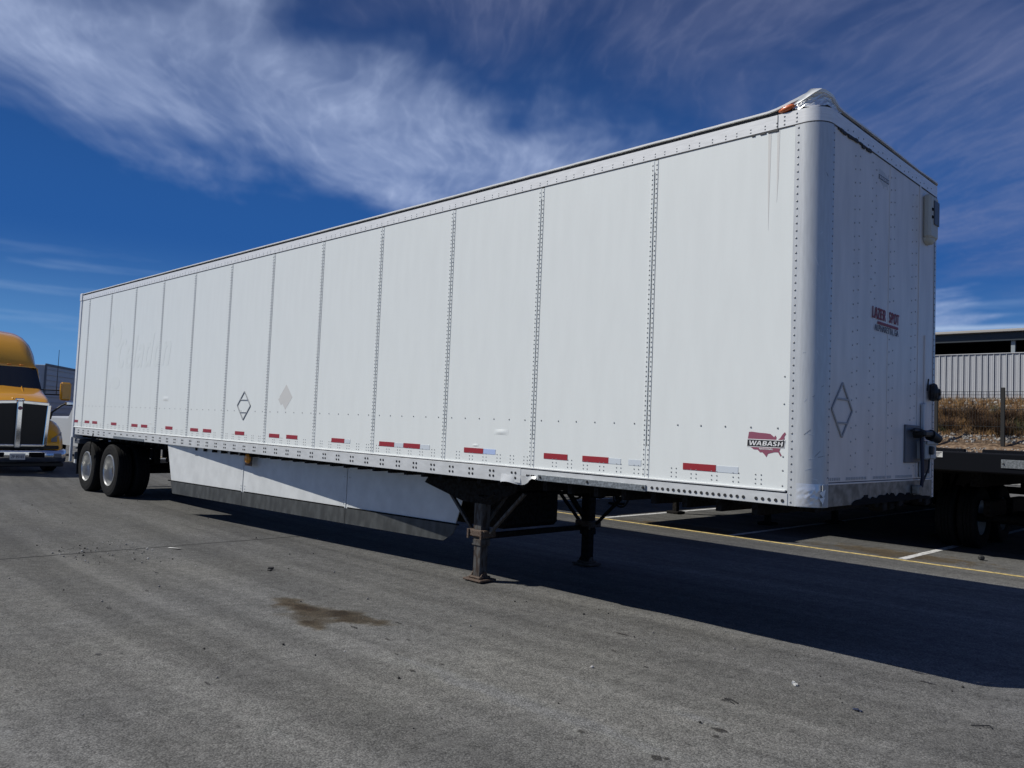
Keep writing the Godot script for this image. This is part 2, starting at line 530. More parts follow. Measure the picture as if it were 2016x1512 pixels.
# ---------------------------------------------------------------- the yard
func make_ground() -> void:
	# aggregate: little stones of uneven grey, in one tile of 1.7 m
	var cell := FastNoiseLite.new()
	cell.seed = 31; cell.noise_type = FastNoiseLite.TYPE_CELLULAR; cell.frequency = 0.135
	cell.cellular_return_type = FastNoiseLite.RETURN_CELL_VALUE
	var edge := FastNoiseLite.new()
	edge.seed = 31; edge.noise_type = FastNoiseLite.TYPE_CELLULAR; edge.frequency = 0.135
	edge.cellular_return_type = FastNoiseLite.RETURN_DISTANCE
	var fbm := FastNoiseLite.new()
	fbm.seed = 33; fbm.noise_type = FastNoiseLite.TYPE_SIMPLEX_SMOOTH; fbm.frequency = 0.012; fbm.fractal_octaves = 5
	var N := 1024
	var a := cell.get_seamless_image(N, N, false, false, 0.1, true)
	var b := edge.get_seamless_image(N, N, false, false, 0.1, true)
	var c := fbm.get_seamless_image(N, N, false, false, 0.1, true)
	var al := Image.create(N, N, false, Image.FORMAT_RGB8)
	for y in N:
		for x in N:
			var v := a.get_pixel(x, y).r
			var dd := b.get_pixel(x, y).r
			var f := c.get_pixel(x, y).r
			var k := 0.72 + 0.35 * (v - 0.5) - 0.22 * clampf(dd * 1.6 - 0.5, 0.0, 1.0) + 0.14 * (f - 0.5)
			if v > 0.955: k += 0.16
			if v < 0.05: k -= 0.14
			al.set_pixel(x, y, Color(k * 1.0, k * 1.0, k * 0.99))
	# wear: long wheel-swept streaks, spills and dust, plus painted sun brightening over 40 m
	var st := FastNoiseLite.new()
	st.seed = 41; st.noise_type = FastNoiseLite.TYPE_SIMPLEX_SMOOTH; st.frequency = 1.0; st.fractal_octaves = 5
	var bl := FastNoiseLite.new()
	bl.seed = 42; bl.noise_type = FastNoiseLite.TYPE_SIMPLEX_SMOOTH; bl.frequency = 1.0; bl.fractal_octaves = 5
	var P := 1024
	var S := 44.0
	var wear_and_sun := Image.create(P, P, false, Image.FORMAT_RGB8)
	for y in P:
		var wz := (float(y) / P - 0.5) * S + 4.0
		for x in P:
			var wx := (float(x) / P - 0.5) * S - 6.0
			var zz := wz + 0.022 * (wx + 6.0) * (wx + 6.0) * 0.35
			var n := st.get_noise_2d(wx * 0.055, zz * 1.15)
			var n2 := st.get_noise_2d(wx * 0.12 + 60.0, zz * 3.4)
			var m := bl.get_noise_2d(wx * 0.22, wz * 0.22)
			var m2 := bl.get_noise_2d(wx * 1.3, wz * 1.3)
			var k := 0.79 + 0.13 * smoothstep(-9.0, 1.0, wx + 0.4 * wz) + 0.115 * n + 0.11 * n2 + 0.06 * m + 0.05 * m2  # smoothstep term paints the sun's brightening towards +x into the colour
			for tk in [0.95, 1.28, 2.75, 3.1, 4.6]:
				k *= 1.0 - 0.055 * exp(-pow((zz - tk + 0.05 * n) / 0.10, 2.0))
			var warm := clampf(0.5 + 0.9 * m, 0.0, 1.0)
			var col := Color(k * 0.995, k * (0.995 - 0.008 * warm), k * (1.0 - 0.035 * warm))
			# spills, each with its own ragged edge
			for sp in [] if wx > 0.0 or wx < -8.0 or (wz > 3.6) else [[-3.62, 1.70, 0.36, 0.20, 0.66], [-3.25, 1.52, 0.30, 0.13, 0.68], [-3.28, 1.92, 0.14, 0.07, 0.72], [-4.0, 1.66, 0.24, 0.11, 0.76], [-5.3, -6.9, 1.2, 0.35, 0.95], [-1.9, -7.2, 1.0, 0.4, 0.95]]:
				var q := pow((wx - sp[0]) / sp[2], 2.0) + pow((wz - sp[1]) / sp[3], 2.0)
				if q < 5.0:
					var h := clampf(1.25 - sqrt(q) + 0.9 * bl.get_noise_2d(wx * 3.2, wz * 3.2), 0.0, 1.0)
					col = col * Color(1, 1, 1).lerp(Color(sp[4], sp[4] * 0.90, sp[4] * 0.76), clampf(h * 1.8, 0.0, 1.0))
			for sp in [] if wx > -2.0 or wx < -6.0 or wz < 2.0 or wz > 4.0 else [[-2.97, 2.71, 0.07], [-4.42, 3.33, 0.07], [-4.9, 2.6, 0.06]]:
				var q2 := pow((wx - sp[0]) / sp[2], 2.0) + pow((wz - sp[1]) / sp[2], 2.0)
				if q2 < 4.0:
					col = col.lerp(Color(1, 1, 1), clampf(1.3 - sqrt(q2) + 0.8 * m2, 0.0, 1.0) * 0.8)
			wear_and_sun.set_pixel(x, y, col)
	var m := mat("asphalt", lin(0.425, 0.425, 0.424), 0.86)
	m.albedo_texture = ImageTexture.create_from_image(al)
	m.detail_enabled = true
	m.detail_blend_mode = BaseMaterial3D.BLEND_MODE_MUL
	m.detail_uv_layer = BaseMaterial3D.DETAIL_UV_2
	m.detail_albedo = ImageTexture.create_from_image(wear_and_sun)
	m.heightmap_enabled = true
	b.convert(Image.FORMAT_RGB8)
	m.heightmap_texture = ImageTexture.create_from_image(b)
	m.heightmap_scale = 0.45
	m.heightmap_flip_texture = true
	m.metallic_specular = 0.35
	var g := SurfaceTool.new()
	g.begin(Mesh.PRIMITIVE_TRIANGLES)
	var R := 400.0
	var corners := [Vector3(-R, 0, -35.1), Vector3(R, 0, -35.1), Vector3(R, 0, R), Vector3(-R, 0, R)]
	for i in [0, 1, 2, 0, 2, 3]:
		var p: Vector3 = corners[i]
		g.set_normal(Vector3.UP)
		g.set_uv(Vector2(p.x, p.z) / 1.7)
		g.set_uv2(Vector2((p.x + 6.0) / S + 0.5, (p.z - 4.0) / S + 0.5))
		g.add_vertex(p)
	g.generate_tangents()
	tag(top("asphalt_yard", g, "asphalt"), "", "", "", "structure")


func strip(called: String, a: Vector2, b: Vector2, w: float, y: float, m: String) -> void:
	var st := mb()
	var d := (b - a).normalized()
	var n := Vector2(-d.y, d.x)
	var steps := 40
	var rng := RandomNumberGenerator.new()
	rng.seed = int(absf(a.x * 77.0) + absf(b.y * 31.0)) + 5
	var l0 := a + n * w * 0.5
	var r0 := a - n * w * 0.5
	for i in range(1, steps + 1):
		var p := a.lerp(b, float(i) / steps)
		var l1 := p + n * (w * 0.5 + rng.randf_range(-0.006, 0.006))
		var r1 := p - n * (w * 0.5 + rng.randf_range(-0.006, 0.006))
		quad(st, Vector3(l0.x, y, l0.y), Vector3(l1.x, y, l1.y), Vector3(r1.x, y, r1.y), Vector3(r0.x, y, r0.y), Vector3.UP)
		l0 = l1
		r0 = r1
	tag(top(called, st, m), "", "", "", "structure")


func blob(st: SurfaceTool, x: float, z: float, rx: float, rz: float, rng: RandomNumberGenerator, y := 0.004) -> void:
	var pts := []
	var n := 15
	for i in n:
		var a := TAU * i / n
		var k := rng.randf_range(0.6, 1.15)
		pts.append(Vector3(x + cos(a) * rx * k, y, z + sin(a) * rz * k))
	for i in n:
		tri(st, Vector3(x, y, z), pts[i], pts[(i + 1) % n], Vector3.UP, Vector3.UP, Vector3.UP)


func make_markings() -> void:
	strip("yellow_line", Vector2(-60, -6.52), Vector2(14, -6.56), 0.10, 0.004, "yellow_paint")
	for x in [-17.7, -15.05, -12.38, -9.71, -7.04, -4.36, -1.66, 1.05]:
		strip("white_stall_line", Vector2(x, -6.66), Vector2(x + 0.06, -17.0), 0.11, 0.004, "white_paint")
	strip("paving_joint", Vector2(-7.55, 9.0), Vector2(-7.62, -5.9), 0.022, 0.003, "joint")
	strip("paving_joint", Vector2(-21.0, 4.0), Vector2(-21.1, -5.9), 0.025, 0.003, "joint")
	var rng := RandomNumberGenerator.new()
	rng.seed = 9
	var st := mb()
	for p in [[0.06, 1.36, 0.05, 0.03], [0.10, 1.46, 0.025, 0.02], [-0.42, 1.99, 0.028, 0.02], [0.05, 1.96, 0.035, 0.035], [0.09, 1.93, 0.02, 0.02], [-1.83, 2.05, 0.035, 0.02], [-1.82, 1.80, 0.025, 0.012], [-2.2, 1.9, 0.03, 0.012], [-2.45, 1.6, 0.03, 0.012], [-2.9, 1.35, 0.05, 0.014], [-3.0, 1.72, 0.06, 0.02], [-2.55, 1.72, 0.04, 0.012], [-1.55, 0.1, 0.07, 0.015], [-1.3, 0.55, 0.03, 0.01], [0.25, -0.85, 0.1, 0.02], [0.42, -0.80, 0.07, 0.02], [0.55, -0.6, 0.06, 0.015], [-6.0, 2.1, 0.05, 0.02], [-4.7, 3.0, 0.05, 0.02], [-3.4, 3.5, 0.03, 0.02], [-2.4, 3.2, 0.04, 0.012], [-5.2, 2.5, 0.04, 0.015], [-0.9, 0.7, 0.03, 0.012]]:
		blob(st, p[0], p[1], p[2], p[3], rng)
	tag(top("oil_spots", st, "oil"), "", "", "", "structure")


func make_litter() -> void:
	var rng := RandomNumberGenerator.new()
	rng.seed = 77
	# loose grit: small stones swept over the yard
	var mm := MultiMesh.new()
	mm.transform_format = MultiMesh.TRANSFORM_3D
	mm.use_colors = true
	var r := mb()
	box(r, Vector3.ZERO, Vector3(1, 0.7, 0.8), 0.28)
	mm.mesh = r.commit()
	var xf := []
	var cols := []
	for i in 520:
		var p := Vector3(rng.randf_range(-14, 1.6), 0, rng.randf_range(-0.9, 4.2))
		if rng.randf() < 0.3:
			p = Vector3(rng.randf_range(-8.4, -6.6), 0, rng.randf_range(1.6, 2.6))
		var s := 0.006 + 0.020 * pow(rng.randf(), 4.0)
		var bs := Basis.from_euler(Vector3(rng.randf_range(-0.4, 0.4), rng.randf() * TAU, rng.randf_range(-0.4, 0.4))).scaled(Vector3.ONE * s)
		xf.append(Transform3D(bs, p + Vector3(0, s * 0.3, 0)))
		var k := rng.randf()
		var v := 0.03 if k < 0.5 else (0.22 if k < 0.86 else 0.5)
		cols.append(Color(v, v * 0.97, v * 0.93))
	mm.instance_count = xf.size()
	for i in xf.size():
		mm.set_instance_transform(i, xf[i])
		mm.set_instance_color(i, cols[i])
	var o := MultiMeshInstance3D.new()
	o.multimesh = mm
	o.material_override = M["rock"]
	o.name = "loose_grit"
	add_child(o)
	tag(o, "small dark and pale grit scattered over the sunlit asphalt", "grit", "", "stuff")
	# single scraps
	var a := mb()
	var base := Vector3(-7.40, 0, 1.34)
	quad(a, base + Vector3(-0.09, 0.006, 0.02), base + Vector3(0.10, 0.012, -0.05), base + Vector3(0.12, 0.02, 0.0), base + Vector3(-0.06, 0.004, 0.06), Vector3.UP)
	tag(top("paper_scrap", a, "scrap_white"), "flat white paper scrap lying just beside the dark paving joint", "litter")
	a = mb()
	for k in 7:
		var q := Vector3(-0.024 + rng.randf_range(-0.015, 0.015), 0.008 + rng.randf() * 0.010, 0.226 + rng.randf_range(-0.012, 0.012))
		box(a, q, Vector3(0.019, 0.003, 0.015), 0, Basis.from_euler(Vector3(rng.randf() * 2, rng.randf() * 6, rng.randf() * 2)))
	tag(top("crumpled_wrapper", a, "scrap_white"), "crumpled white wrapper on the asphalt near the shadow's front edge", "litter")
	a = mb()
	pipe(a, [Vector3(-0.19, 0.006, 0.86), Vector3(-0.15, 0.008, 0.845), Vector3(-0.11, 0.008, 0.865), Vector3(-0.09, 0.005, 0.87)], 0.004, 6)
	pipe(a, [Vector3(-0.19, 0.006, 0.89), Vector3(-0.14, 0.010, 0.885), Vector3(-0.10, 0.005, 0.90)], 0.003, 6)
	tag(top("plastic_strap_piece", a, "scrap_black"), "short dark piece of plastic strap, bent, lying on the asphalt in front", "litter")
	a = mb()
	box(a, Vector3(0.446, 0.012, 0.40), Vector3(0.038, 0.010, 0.02), 0.004, Basis(Vector3.UP, 0.4))
	box(a, Vector3(0.470, 0.006, 0.39), Vector3(0.022, 0.006, 0.02), 0.002, Basis(Vector3.UP, -0.3))
	tag(top("blue_plastic_bit", a, "scrap_blue"), "small dark blue plastic bit on the asphalt at the right", "litter")
	a = mb()
	box(a, Vector3(-5.545, 0.02, 1.063), Vector3(0.065, 0.026, 0.038), 0.009, Basis(Vector3.UP, 0.9))
	box(a, Vector3(-5.50, 0.01, 1.10), Vector3(0.05, 0.015, 0.03), 0.004, Basis(Vector3.UP, 0.2))
	tag(top("rubber_chunk", a, "scrap_black"), "black rubber chunk on the asphalt between the joint and the landing leg", "litter")
	a = mb()
	box(a, Vector3(-0.913, 0.035, -7.70), Vector3(0.08, 0.07, 0.07), 0.02, Basis(Vector3.UP, 0.5))
	tag(top("dark_stone", a, "scrap_black"), "dark stone lying beyond the yellow line at the far right", "stone")
	a = mb()
	bar(a, Vector3(1.0, 0.006, 0.1), Vector3(1.08, 0.010, 0.03), 0.004, 0.006)
	bar(a, Vector3(1.08, 0.010, 0.03), Vector3(1.10, 0.005, 0.055), 0.004, 0.005)
	tag(top("bent_wire", a, "scrap_black"), "thin bent black wire near the right edge of the sunlit asphalt", "litter")


# ---------------------------------------------------------------- what lies behind the yard
func make_background() -> void:
	# concrete kerb
	var st := mb()
	box(st, Vector3(-10, 0.07, -35.2), Vector3(160, 0.15, 0.3), 0.03)
	tag(top("kerb", st, "concrete"), "", "", "", "structure")
	# bank: gravel, soil and a levelled top
	var nz := FastNoiseLite.new()
	nz.seed = 61; nz.frequency = 0.35; nz.fractal_octaves = 4
	var prof := [Vector2(-35.35, 0.10), Vector2(-36.2, 0.22), Vector2(-37.0, 0.55), Vector2(-37.8, 1.10), Vector2(-38.5, 1.52), Vector2(-39.2, 1.70), Vector2(-39.8, 2.05), Vector2(-40.5, 2.45), Vector2(-41.5, 2.95), Vector2(-42.5, 3.55), Vector2(-43.4, 4.15), Vector2(-44.2, 4.28), Vector2(-50.0, 4.28), Vector2(-140.0, 4.28)]
	var rows := []
	for p in prof:
		var row := []
		for i in 161:
			var x := -90.0 + i * 1.0
			var h: float = p.y + (0.13 * nz.get_noise_2d(x, p.x) if p.y > 0.15 and p.y < 4.2 else 0.0)
			row.append(Vector3(x, h, p.x))
		rows.append(row)
	st = mb()
	sheet(st, rows, func(_p): return Vector3.UP)
	tag(top("earth_bank", st, "slope_soil"), "", "", "", "structure")
	var hgt := func(z: float) -> float:
		for i in prof.size() - 1:
			if z <= prof[i].x and z >= prof[i + 1].x:
				return lerpf(prof[i].y, prof[i + 1].y, (prof[i].x - z) / (prof[i].x - prof[i + 1].x))
		return 0.0
	# riprap stones
	var rng := RandomNumberGenerator.new()
	rng.seed = 62
	var rk := mb()
	box(rk, Vector3.ZERO, Vector3(1, 0.7, 0.85), 0.22)
	for zone in [["wall_foot_stones", "pale angular stones along the top of the bank below the metal wall", -44.0, -42.4, 1900, 0.07, 0.20], ["bank_foot_stones", "grey stones in a row at the foot of the brown shrubs", -40.1, -39.4, 800, 0.07, 0.19], ["bank_gravel", "grey gravel on the low slope behind the kerb", -38.6, -35.4, 5200, 0.04, 0.12]]:
		var mm := MultiMesh.new()
		mm.transform_format = MultiMesh.TRANSFORM_3D
		mm.use_colors = true
		mm.mesh = rk.commit()
		mm.instance_count = zone[4]
		for i in int(zone[4]):
			var z: float = rng.randf_range(zone[2], zone[3])
			var x := rng.randf_range(-26.0, 4.0)
			var s := rng.randf_range(zone[5], zone[6])
			mm.set_instance_transform(i, Transform3D(Basis.from_euler(Vector3(rng.randf_range(-0.5, 0.5), rng.randf() * TAU, rng.randf_range(-0.5, 0.5))).scaled(Vector3.ONE * s), Vector3(x, hgt.call(z) + s * 0.15, z)))
			var v := rng.randf_range(0.14, 0.42)
			mm.set_instance_color(i, Color(v, v * 0.95, v * 0.88))
		var o := MultiMeshInstance3D.new()
		o.multimesh = mm
		o.material_override = M["rock"]
		o.name = zone[0]
		add_child(o)
		tag(o, zone[1], "stones", "", "stuff")
	# dry grass over the bank
	var gb := mb()
	for i in 9:
		var a := rng.randf() * TAU
		var l := Vector3(cos(a), 0, sin(a))
		var h := rng.randf_range(0.25, 0.55)
		var tip := l * rng.randf_range(0.10, 0.3) + Vector3(0, h, 0)
		var w := l.cross(Vector3.UP) * 0.012
		tri(gb, -w, w, tip, l, l, l)
	var gm := MultiMesh.new()
	gm.transform_format = MultiMesh.TRANSFORM_3D
	gm.use_colors = true
	gm.mesh = gb.commit()
	gm.instance_count = 7500
	for i in 7500:
		var z := rng.randf_range(-43.4, -40.0)
		var x := rng.randf_range(-26.0, 4.0)
		gm.set_instance_transform(i, Transform3D(Basis(Vector3.UP, rng.randf() * TAU).scaled(Vector3.ONE * rng.randf_range(0.5, 1.1)), Vector3(x, hgt.call(z), z)))
		var t := rng.randf()
		var patch := nz.get_noise_2d(x * 0.7, z * 0.7 + 50.0)
		var c := Color(0.24, 0.125, 0.045).lerp(Color(0.32, 0.20, 0.085), t)
		if patch > 0.28:
			c = Color(0.09, 0.095, 0.035)
		gm.set_instance_color(i, c)
	var go := MultiMeshInstance3D.new()
	go.multimesh = gm
	go.material_override = M["twig"]
	go.name = "dry_grass"
	add_child(go)
	tag(go, "dry tan grass over the bank between the stones", "grass", "", "stuff")
	make_shrubs(hgt)
	make_fence(hgt)
	make_dock()


func make_shrubs(hgt: Callable) -> void:
	var rng := RandomNumberGenerator.new()
	rng.seed = 64
	var meshes := []
	for v in 3:
		var st := mb()
		for i in 420:
			var a := rng.randf() * TAU
			var up := rng.randf_range(0.25, 1.0)
			var dir := Vector3(cos(a) * (1.15 - up * 0.6), up, sin(a) * (1.15 - up * 0.6)).normalized()
			var len := rng.randf_range(0.45, 1.0)
			var p0 := Vector3(rng.randf_range(-0.25, 0.25), 0, rng.randf_range(-0.25, 0.25))
			var p1 := p0 + dir * len * 0.55
			var p2 := p0 + (dir + Vector3(rng.randf_range(-0.35, 0.35), rng.randf_range(-0.2, 0.25), rng.randf_range(-0.35, 0.35))) * len
			var w := dir.cross(Vector3.UP).normalized() * 0.011
			var col := Color(0.085, 0.048, 0.032).lerp(Color(0.21, 0.135, 0.07), rng.randf() * rng.randf())
			st.set_color(col)
			var n := dir.cross(w).normalized()
			tri(st, p0 - w, p0 + w, p1 + w * 0.6, n, n, n)
			tri(st, p0 - w, p1 + w * 0.6, p1 - w * 0.6, n, n, n)
			tri(st, p1 - w * 0.7, p1 + w * 0.7, p2, n, n, n)
			for k in 3:
				var q := p1.lerp(p2, rng.randf())
				var e := q + Vector3(rng.randf_range(-0.16, 0.16), rng.randf_range(-0.02, 0.16), rng.randf_range(-0.16, 0.16))
				tri(st, q - w * 0.5, q + w * 0.5, e, n, n, n)
		meshes.append(st.commit())
	var i := 0
	var x := -18.0
	while x < -2.0:
		for row in 2:
			var z: float = (-40.55 if row == 0 else -41.6) + rng.randf_range(-0.25, 0.25)
			var xx := x + rng.randf_range(-0.4, 0.4) + row * 0.6
			var o := MeshInstance3D.new()
			o.mesh = meshes[i % 3]
			o.material_override = M["twig"]
			o.name = numbered("dry_shrub")
			add_child(o)
			o.position = Vector3(xx, hgt.call(z) - 0.04, z)
			o.rotation.y = rng.randf() * TAU
			o.scale = Vector3.ONE * rng.randf_range(0.95, 1.35)
			tag(o, "leafless brown shrub in the tangle on the bank behind the wire fence" if row == 0 else "leafless brown shrub higher on the bank, just below the pale stones", "shrub", "leafless shrubs on the bank" if row == 0 else "upper row of leafless shrubs")
			i += 1
		x += 1.25


func make_fence(hgt: Callable) -> void:
	var f := thing("wire_fence", "black welded wire fence with thin posts on the stony bank", "fence", Vector3(-7.9, 1.7, -39.0))
	var off := -f.position
	var y0: float = hgt.call(-39.0)
	for k in range(-4, 3):
		var x := -7.9 + k * 3.0
		var st := mb()
		box(st, Vector3(x, y0 + 1.42, -39.0) + off, Vector3(0.17, 3.0, 0.12), 0.01)
		part("post", st, "wire", f)
		var ws := mb()
		for yy in [0.18, 1.0, 1.85, 2.40, 2.56, 2.72]:
			box(ws, Vector3(x + 1.5, y0 + yy, -38.97) + off, Vector3(2.9, 0.022, 0.018))
		var n := 24
		for j in n:
			box(ws, Vector3(x + 0.1 + 2.8 * j / (n - 1.0), y0 + 1.45, -38.98) + off, Vector3(0.010, 2.56, 0.010))
		part("wire_panel", ws, "wire", f)


func make_dock() -> void:
	var b := thing("loading_shed", "grey ribbed metal wall with an open dark loading shed under a low roof", "building", Vector3(-10, 4.28, -44.3))
	var off := -b.position
	var x0 := -30.0
	var x1 := 4.0
	# wall sheets, one between each two standing ribs
	var pw := 0.305
	var sheet_st := mb()
	box(sheet_st, Vector3(0, 1.24, 0), Vector3(pw - 0.06, 2.46, 0.04))
	for j in [-0.06, 0.06]:
		box(sheet_st, Vector3(j, 1.24, 0.024), Vector3(0.025, 2.46, 0.016), 0.004)
	box(sheet_st, Vector3(pw * 0.5 - 0.012, 1.24, 0.035), Vector3(0.052, 2.46, 0.075), 0.012)
	var sm := sheet_st.commit()
	var n := int((x1 - x0) / pw)
	for i in n:
		var o := MeshInstance3D.new()
		o.mesh = sm
		o.material_override = M["siding"]
		o.position = Vector3(x0 + (i + 0.5) * pw, 4.29, -44.3) + off
		o.name = "siding_panel" if i == 0 else "siding_panel_%03d" % i
		b.add_child(o)
	var st := mb()
	box(st, Vector3((x0 + x1) * 0.5, 5.53, -44.42) + off, Vector3(x1 - x0, 2.5, 0.12))
	part("wall_core", st, "inner_dark", b)
	st = mb()
	box(st, Vector3((x0 + x1) * 0.5, 6.795, -44.32) + off, Vector3(x1 - x0, 0.05, 0.22), 0.01)
	part("wall_coping", st, "siding", b)
	for k in 4:
		st = mb()
		var cx := -8.75 + (k - 2) * 7.4
		box(st, Vector3(cx, 6.2, -44.75) + off, Vector3(0.2, 3.8, 0.2), 0.01)
		part("column", st, "column_steel", b)
	st = mb()
	box(st, Vector3((x0 + x1) * 0.5, 7.74, -44.55) + off, Vector3(x1 - x0, 0.46, 0.16), 0.01)
	part("eave_beam", st, "eave_dark", b)
	st = mb()
	box(st, Vector3((x0 + x1) * 0.5, 8.06, -44.25) + off, Vector3(x1 - x0 + 1.0, 0.15, 0.16), 0.02)
	part("gutter", st, "eave_trim", b)
	st = mb()
	quad(st, Vector3(x0 - 0.5, 8.12, -44.25) + off, Vector3(x1 + 0.5, 8.12, -44.25) + off, Vector3(x1 + 0.5, 9.6, -64) + off, Vector3(x0 - 0.5, 9.6, -64) + off, Vector3.UP)
	quad(st, Vector3(x0 - 0.5, 8.0, -44.25) + off, Vector3(x1 + 0.5, 8.0, -44.25) + off, Vector3(x1 + 0.5, 9.48, -64) + off, Vector3(x0 - 0.5, 9.48, -64) + off, Vector3.DOWN)
	part("roof", st, "siding", b)
	st = mb()
	box(st, Vector3((x0 + x1) * 0.5, 6.9, -63.9) + off, Vector3(x1 - x0, 5.3, 0.2))
	for sx in [x0, x1]:
		box(st, Vector3(sx, 6.9, -54.2) + off, Vector3(0.2, 5.3, 19.2))
	part("rear_wall", st, "inner_dark", b)
	for k in 3:
		st = mb()
		box(st, Vector3(-12.3 + k * 9.0, 7.35, -50.0) + off, Vector3(1.2, 0.10, 0.22), 0.03)
		part("ceiling_lamp", st, "siding", b)


# a flatbed trailer, its front at the local origin and its length along -z
func make_flatbed(label: String, at: Vector3, rail := 0.52) -> Node3D:
	var t := thing("flatbed_trailer", label, "trailer", at, 0.0, "black flatbed trailers parked in the stalls")
	var st := mb()
	for sx in [-0.5, 0.5]:
		box(st, Vector3(sx, 1.28 - rail * 0.5, -7.2), Vector3(0.16, rail, 13.6), 0.01)
		box(st, Vector3(sx, 1.30, -1.4), Vector3(0.2, 0.14, 2.4), 0.01)
	for k in 14:
		box(st, Vector3(0, 1.27, -0.6 - k * 1.0), Vector3(2.3, 0.12, 0.08))
	part("frame", st, "chassis", t)
	st = mb()
	box(st, Vector3(0, 1.36, -7.4), Vector3(2.44, 0.05, 14.4))
	part("deck", st, "deck_wood", t)
	for sx in [-1.26, 1.26]:
		st = mb()
		box(st, Vector3(sx, 1.32, -7.45), Vector3(0.08, 0.22, 14.5), 0.012)
		for k in 12:
			box(st, Vector3(sx * 1.035, 1.30, -0.9 - k * 1.15), Vector3(0.03, 0.12, 0.10), 0.004)
		part("side_rail", st, "black_frame", t)
	st = mb()
	box(st, Vector3(0, 1.42, -0.08), Vector3(2.6, 0.29, 0.16), 0.02)
	box(st, Vector3(0, 1.18, -0.55), Vector3(1.5, 0.18, 0.9), 0.02)
	part("front_beam", st, "black_frame", t)
	st = mb()
	box(st, Vector3(0, 1.42, -14.62), Vector3(2.6, 0.29, 0.16), 0.02)
	part("rear_beam", st, "black_frame", t)
	for sx in [-1.02, 1.02]:
		st = mb()
		box(st, Vector3(sx, 0.82, -3.1), Vector3(0.13, 0.90, 0.13), 0.01)
		box(st, Vector3(sx, 0.28, -3.1), Vector3(0.10, 0.5, 0.10), 0.008)
		box(st, Vector3(sx, 0.03, -3.1), Vector3(0.28, 0.05, 0.28), 0.01)
		bar(st, Vector3(sx, 0.62, -3.1), Vector3(sx, 1.16, -3.8), 0.06, 0.04, Vector3.RIGHT)
		bar(st, Vector3(sx, 0.62, -3.1), Vector3(sx * 0.45, 1.10, -3.1), 0.06, 0.04, Vector3.BACK)
		part("landing_leg", st, "chassis", t)
	st = mb()
	box(st, Vector3(0, 0.72, -3.1), Vector3(1.9, 0.06, 0.06))
	part("leg_crossbar", st, "chassis", t)
	for z in [-11.6, -12.9]:
		st = mb()
		cyl(st, Vector3(-1.2, 0.5, z), Vector3(1.2, 0.5, z), 0.07, 0.07, 10)
		for sx in [-0.5, 0.5]:
			box(st, Vector3(sx, 0.68, z), Vector3(0.12, 0.25, 0.9), 0.02)
		part("axle", st, "chassis", t)
		for sx in [-1.12, -0.80, 0.80, 1.12]:
			wheel(t, Vector3(sx, 0.5, z), Vector3(signf(sx), 0, 0), absf(sx) > 1.0, 20)
	return t


func wheel(parent: Node3D, at: Vector3, out: Vector3, outer: bool, n := 40, rim_mat := "rim_white") -> void:
	var w := Node3D.new()
	place(w, "wheel", parent)
	w.position = at
	var st := mb()
	var hw := 0.135
	lathe(st, Vector3.ZERO, out, [Vector2(0.285, -hw * 0.8), Vector2(0.33, -hw), Vector2(0.42, -hw * 1.04), Vector2(0.475, -hw * 0.98), Vector2(0.498, -hw * 0.82), Vector2(0.502, -0.075), Vector2(0.490, -0.072), Vector2(0.490, -0.060), Vector2(0.503, -0.057), Vector2(0.503, -0.024), Vector2(0.490, -0.021), Vector2(0.490, -0.009), Vector2(0.503, -0.006), Vector2(0.503, 0.024), Vector2(0.490, 0.027), Vector2(0.490, 0.039), Vector2(0.503, 0.042), Vector2(0.502, 0.075), Vector2(0.498, hw * 0.82), Vector2(0.475, hw * 0.98), Vector2(0.45, hw * 1.0), Vector2(0.42, hw * 1.04), Vector2(0.33, hw), Vector2(0.285, hw * 0.8)], n)
	part("tyre", st, "tyre", w)
	st = mb()
	if outer:
		lathe(st, Vector3.ZERO, out, [Vector2(0.300, hw * 0.86), Vector2(0.300, hw * 1.0), Vector2(0.288, hw * 1.03), Vector2(0.276, hw * 0.90), Vector2(0.268, hw * 0.2), Vector2(0.250, -0.03), Vector2(0.20, -0.055), Vector2(0.135, -0.045), Vector2(0.13, -0.01), Vector2(0.0, -0.01)], n)
	else:
		lathe(st, Vector3.ZERO, out, [Vector2(0.29, -hw * 0.8), Vector2(0.27, 0.0), Vector2(0.2, 0.06), Vector2(0.0, 0.06)], n)
	part("rim", st, rim_mat, w)
	if outer:
		st = mb()
		lathe(st, Vector3.ZERO, out, [Vector2(0.095, -0.02), Vector2(0.09, 0.035), Vector2(0.06, 0.05), Vector2(0.0, 0.052)], 20)
		for i in 10:
			var f := frame_of(out)
			var p: Vector3 = (f[0] * cos(TAU * i / 10) + f[1] * sin(TAU * i / 10)) * 0.115
			cyl(st, p - out * 0.012, p + out * 0.02, 0.014, 0.014, 6)
		part("hub", st, "leg_steel", w)


# ---------------------------------------------------------------- the white box trailer
const TZ := -2.6       # far side
const TX := -16.1      # rear
const RC := 0.15       # radius of the front corners
var T: Node3D


func tp(called: String, st: SurfaceTool, m: String, parent: Node = null, stuff := false) -> MeshInstance3D:
	var o := part(called, st, m, T if parent == null else parent, stuff)
	if parent == null:
		o.position = -T.position
	return o


# plan outline of the body, from the rear of the near side round the front to the rear of the far side
func outline(o: float, x_from: float, x_to: float, n := 10) -> Array:
	var p := [[Vector3(x_from, 0, o), Vector3(0, 0, 1)]]
	for i in n + 1:
		var a := PI * 0.5 * i / n
		var nn := Vector3(sin(a), 0, cos(a))
		p.append([Vector3(-RC, 0, -RC) + nn * (RC + o), nn])
	for i in n + 1:
		var a := PI * 0.5 * i / n
		var nn := Vector3(cos(a), 0, -sin(a))
		p.append([Vector3(-RC, 0, TZ + RC) + nn * (RC + o), nn])
	p.append([Vector3(x_to, 0, TZ - o), Vector3(0, 0, -1)])
	return p


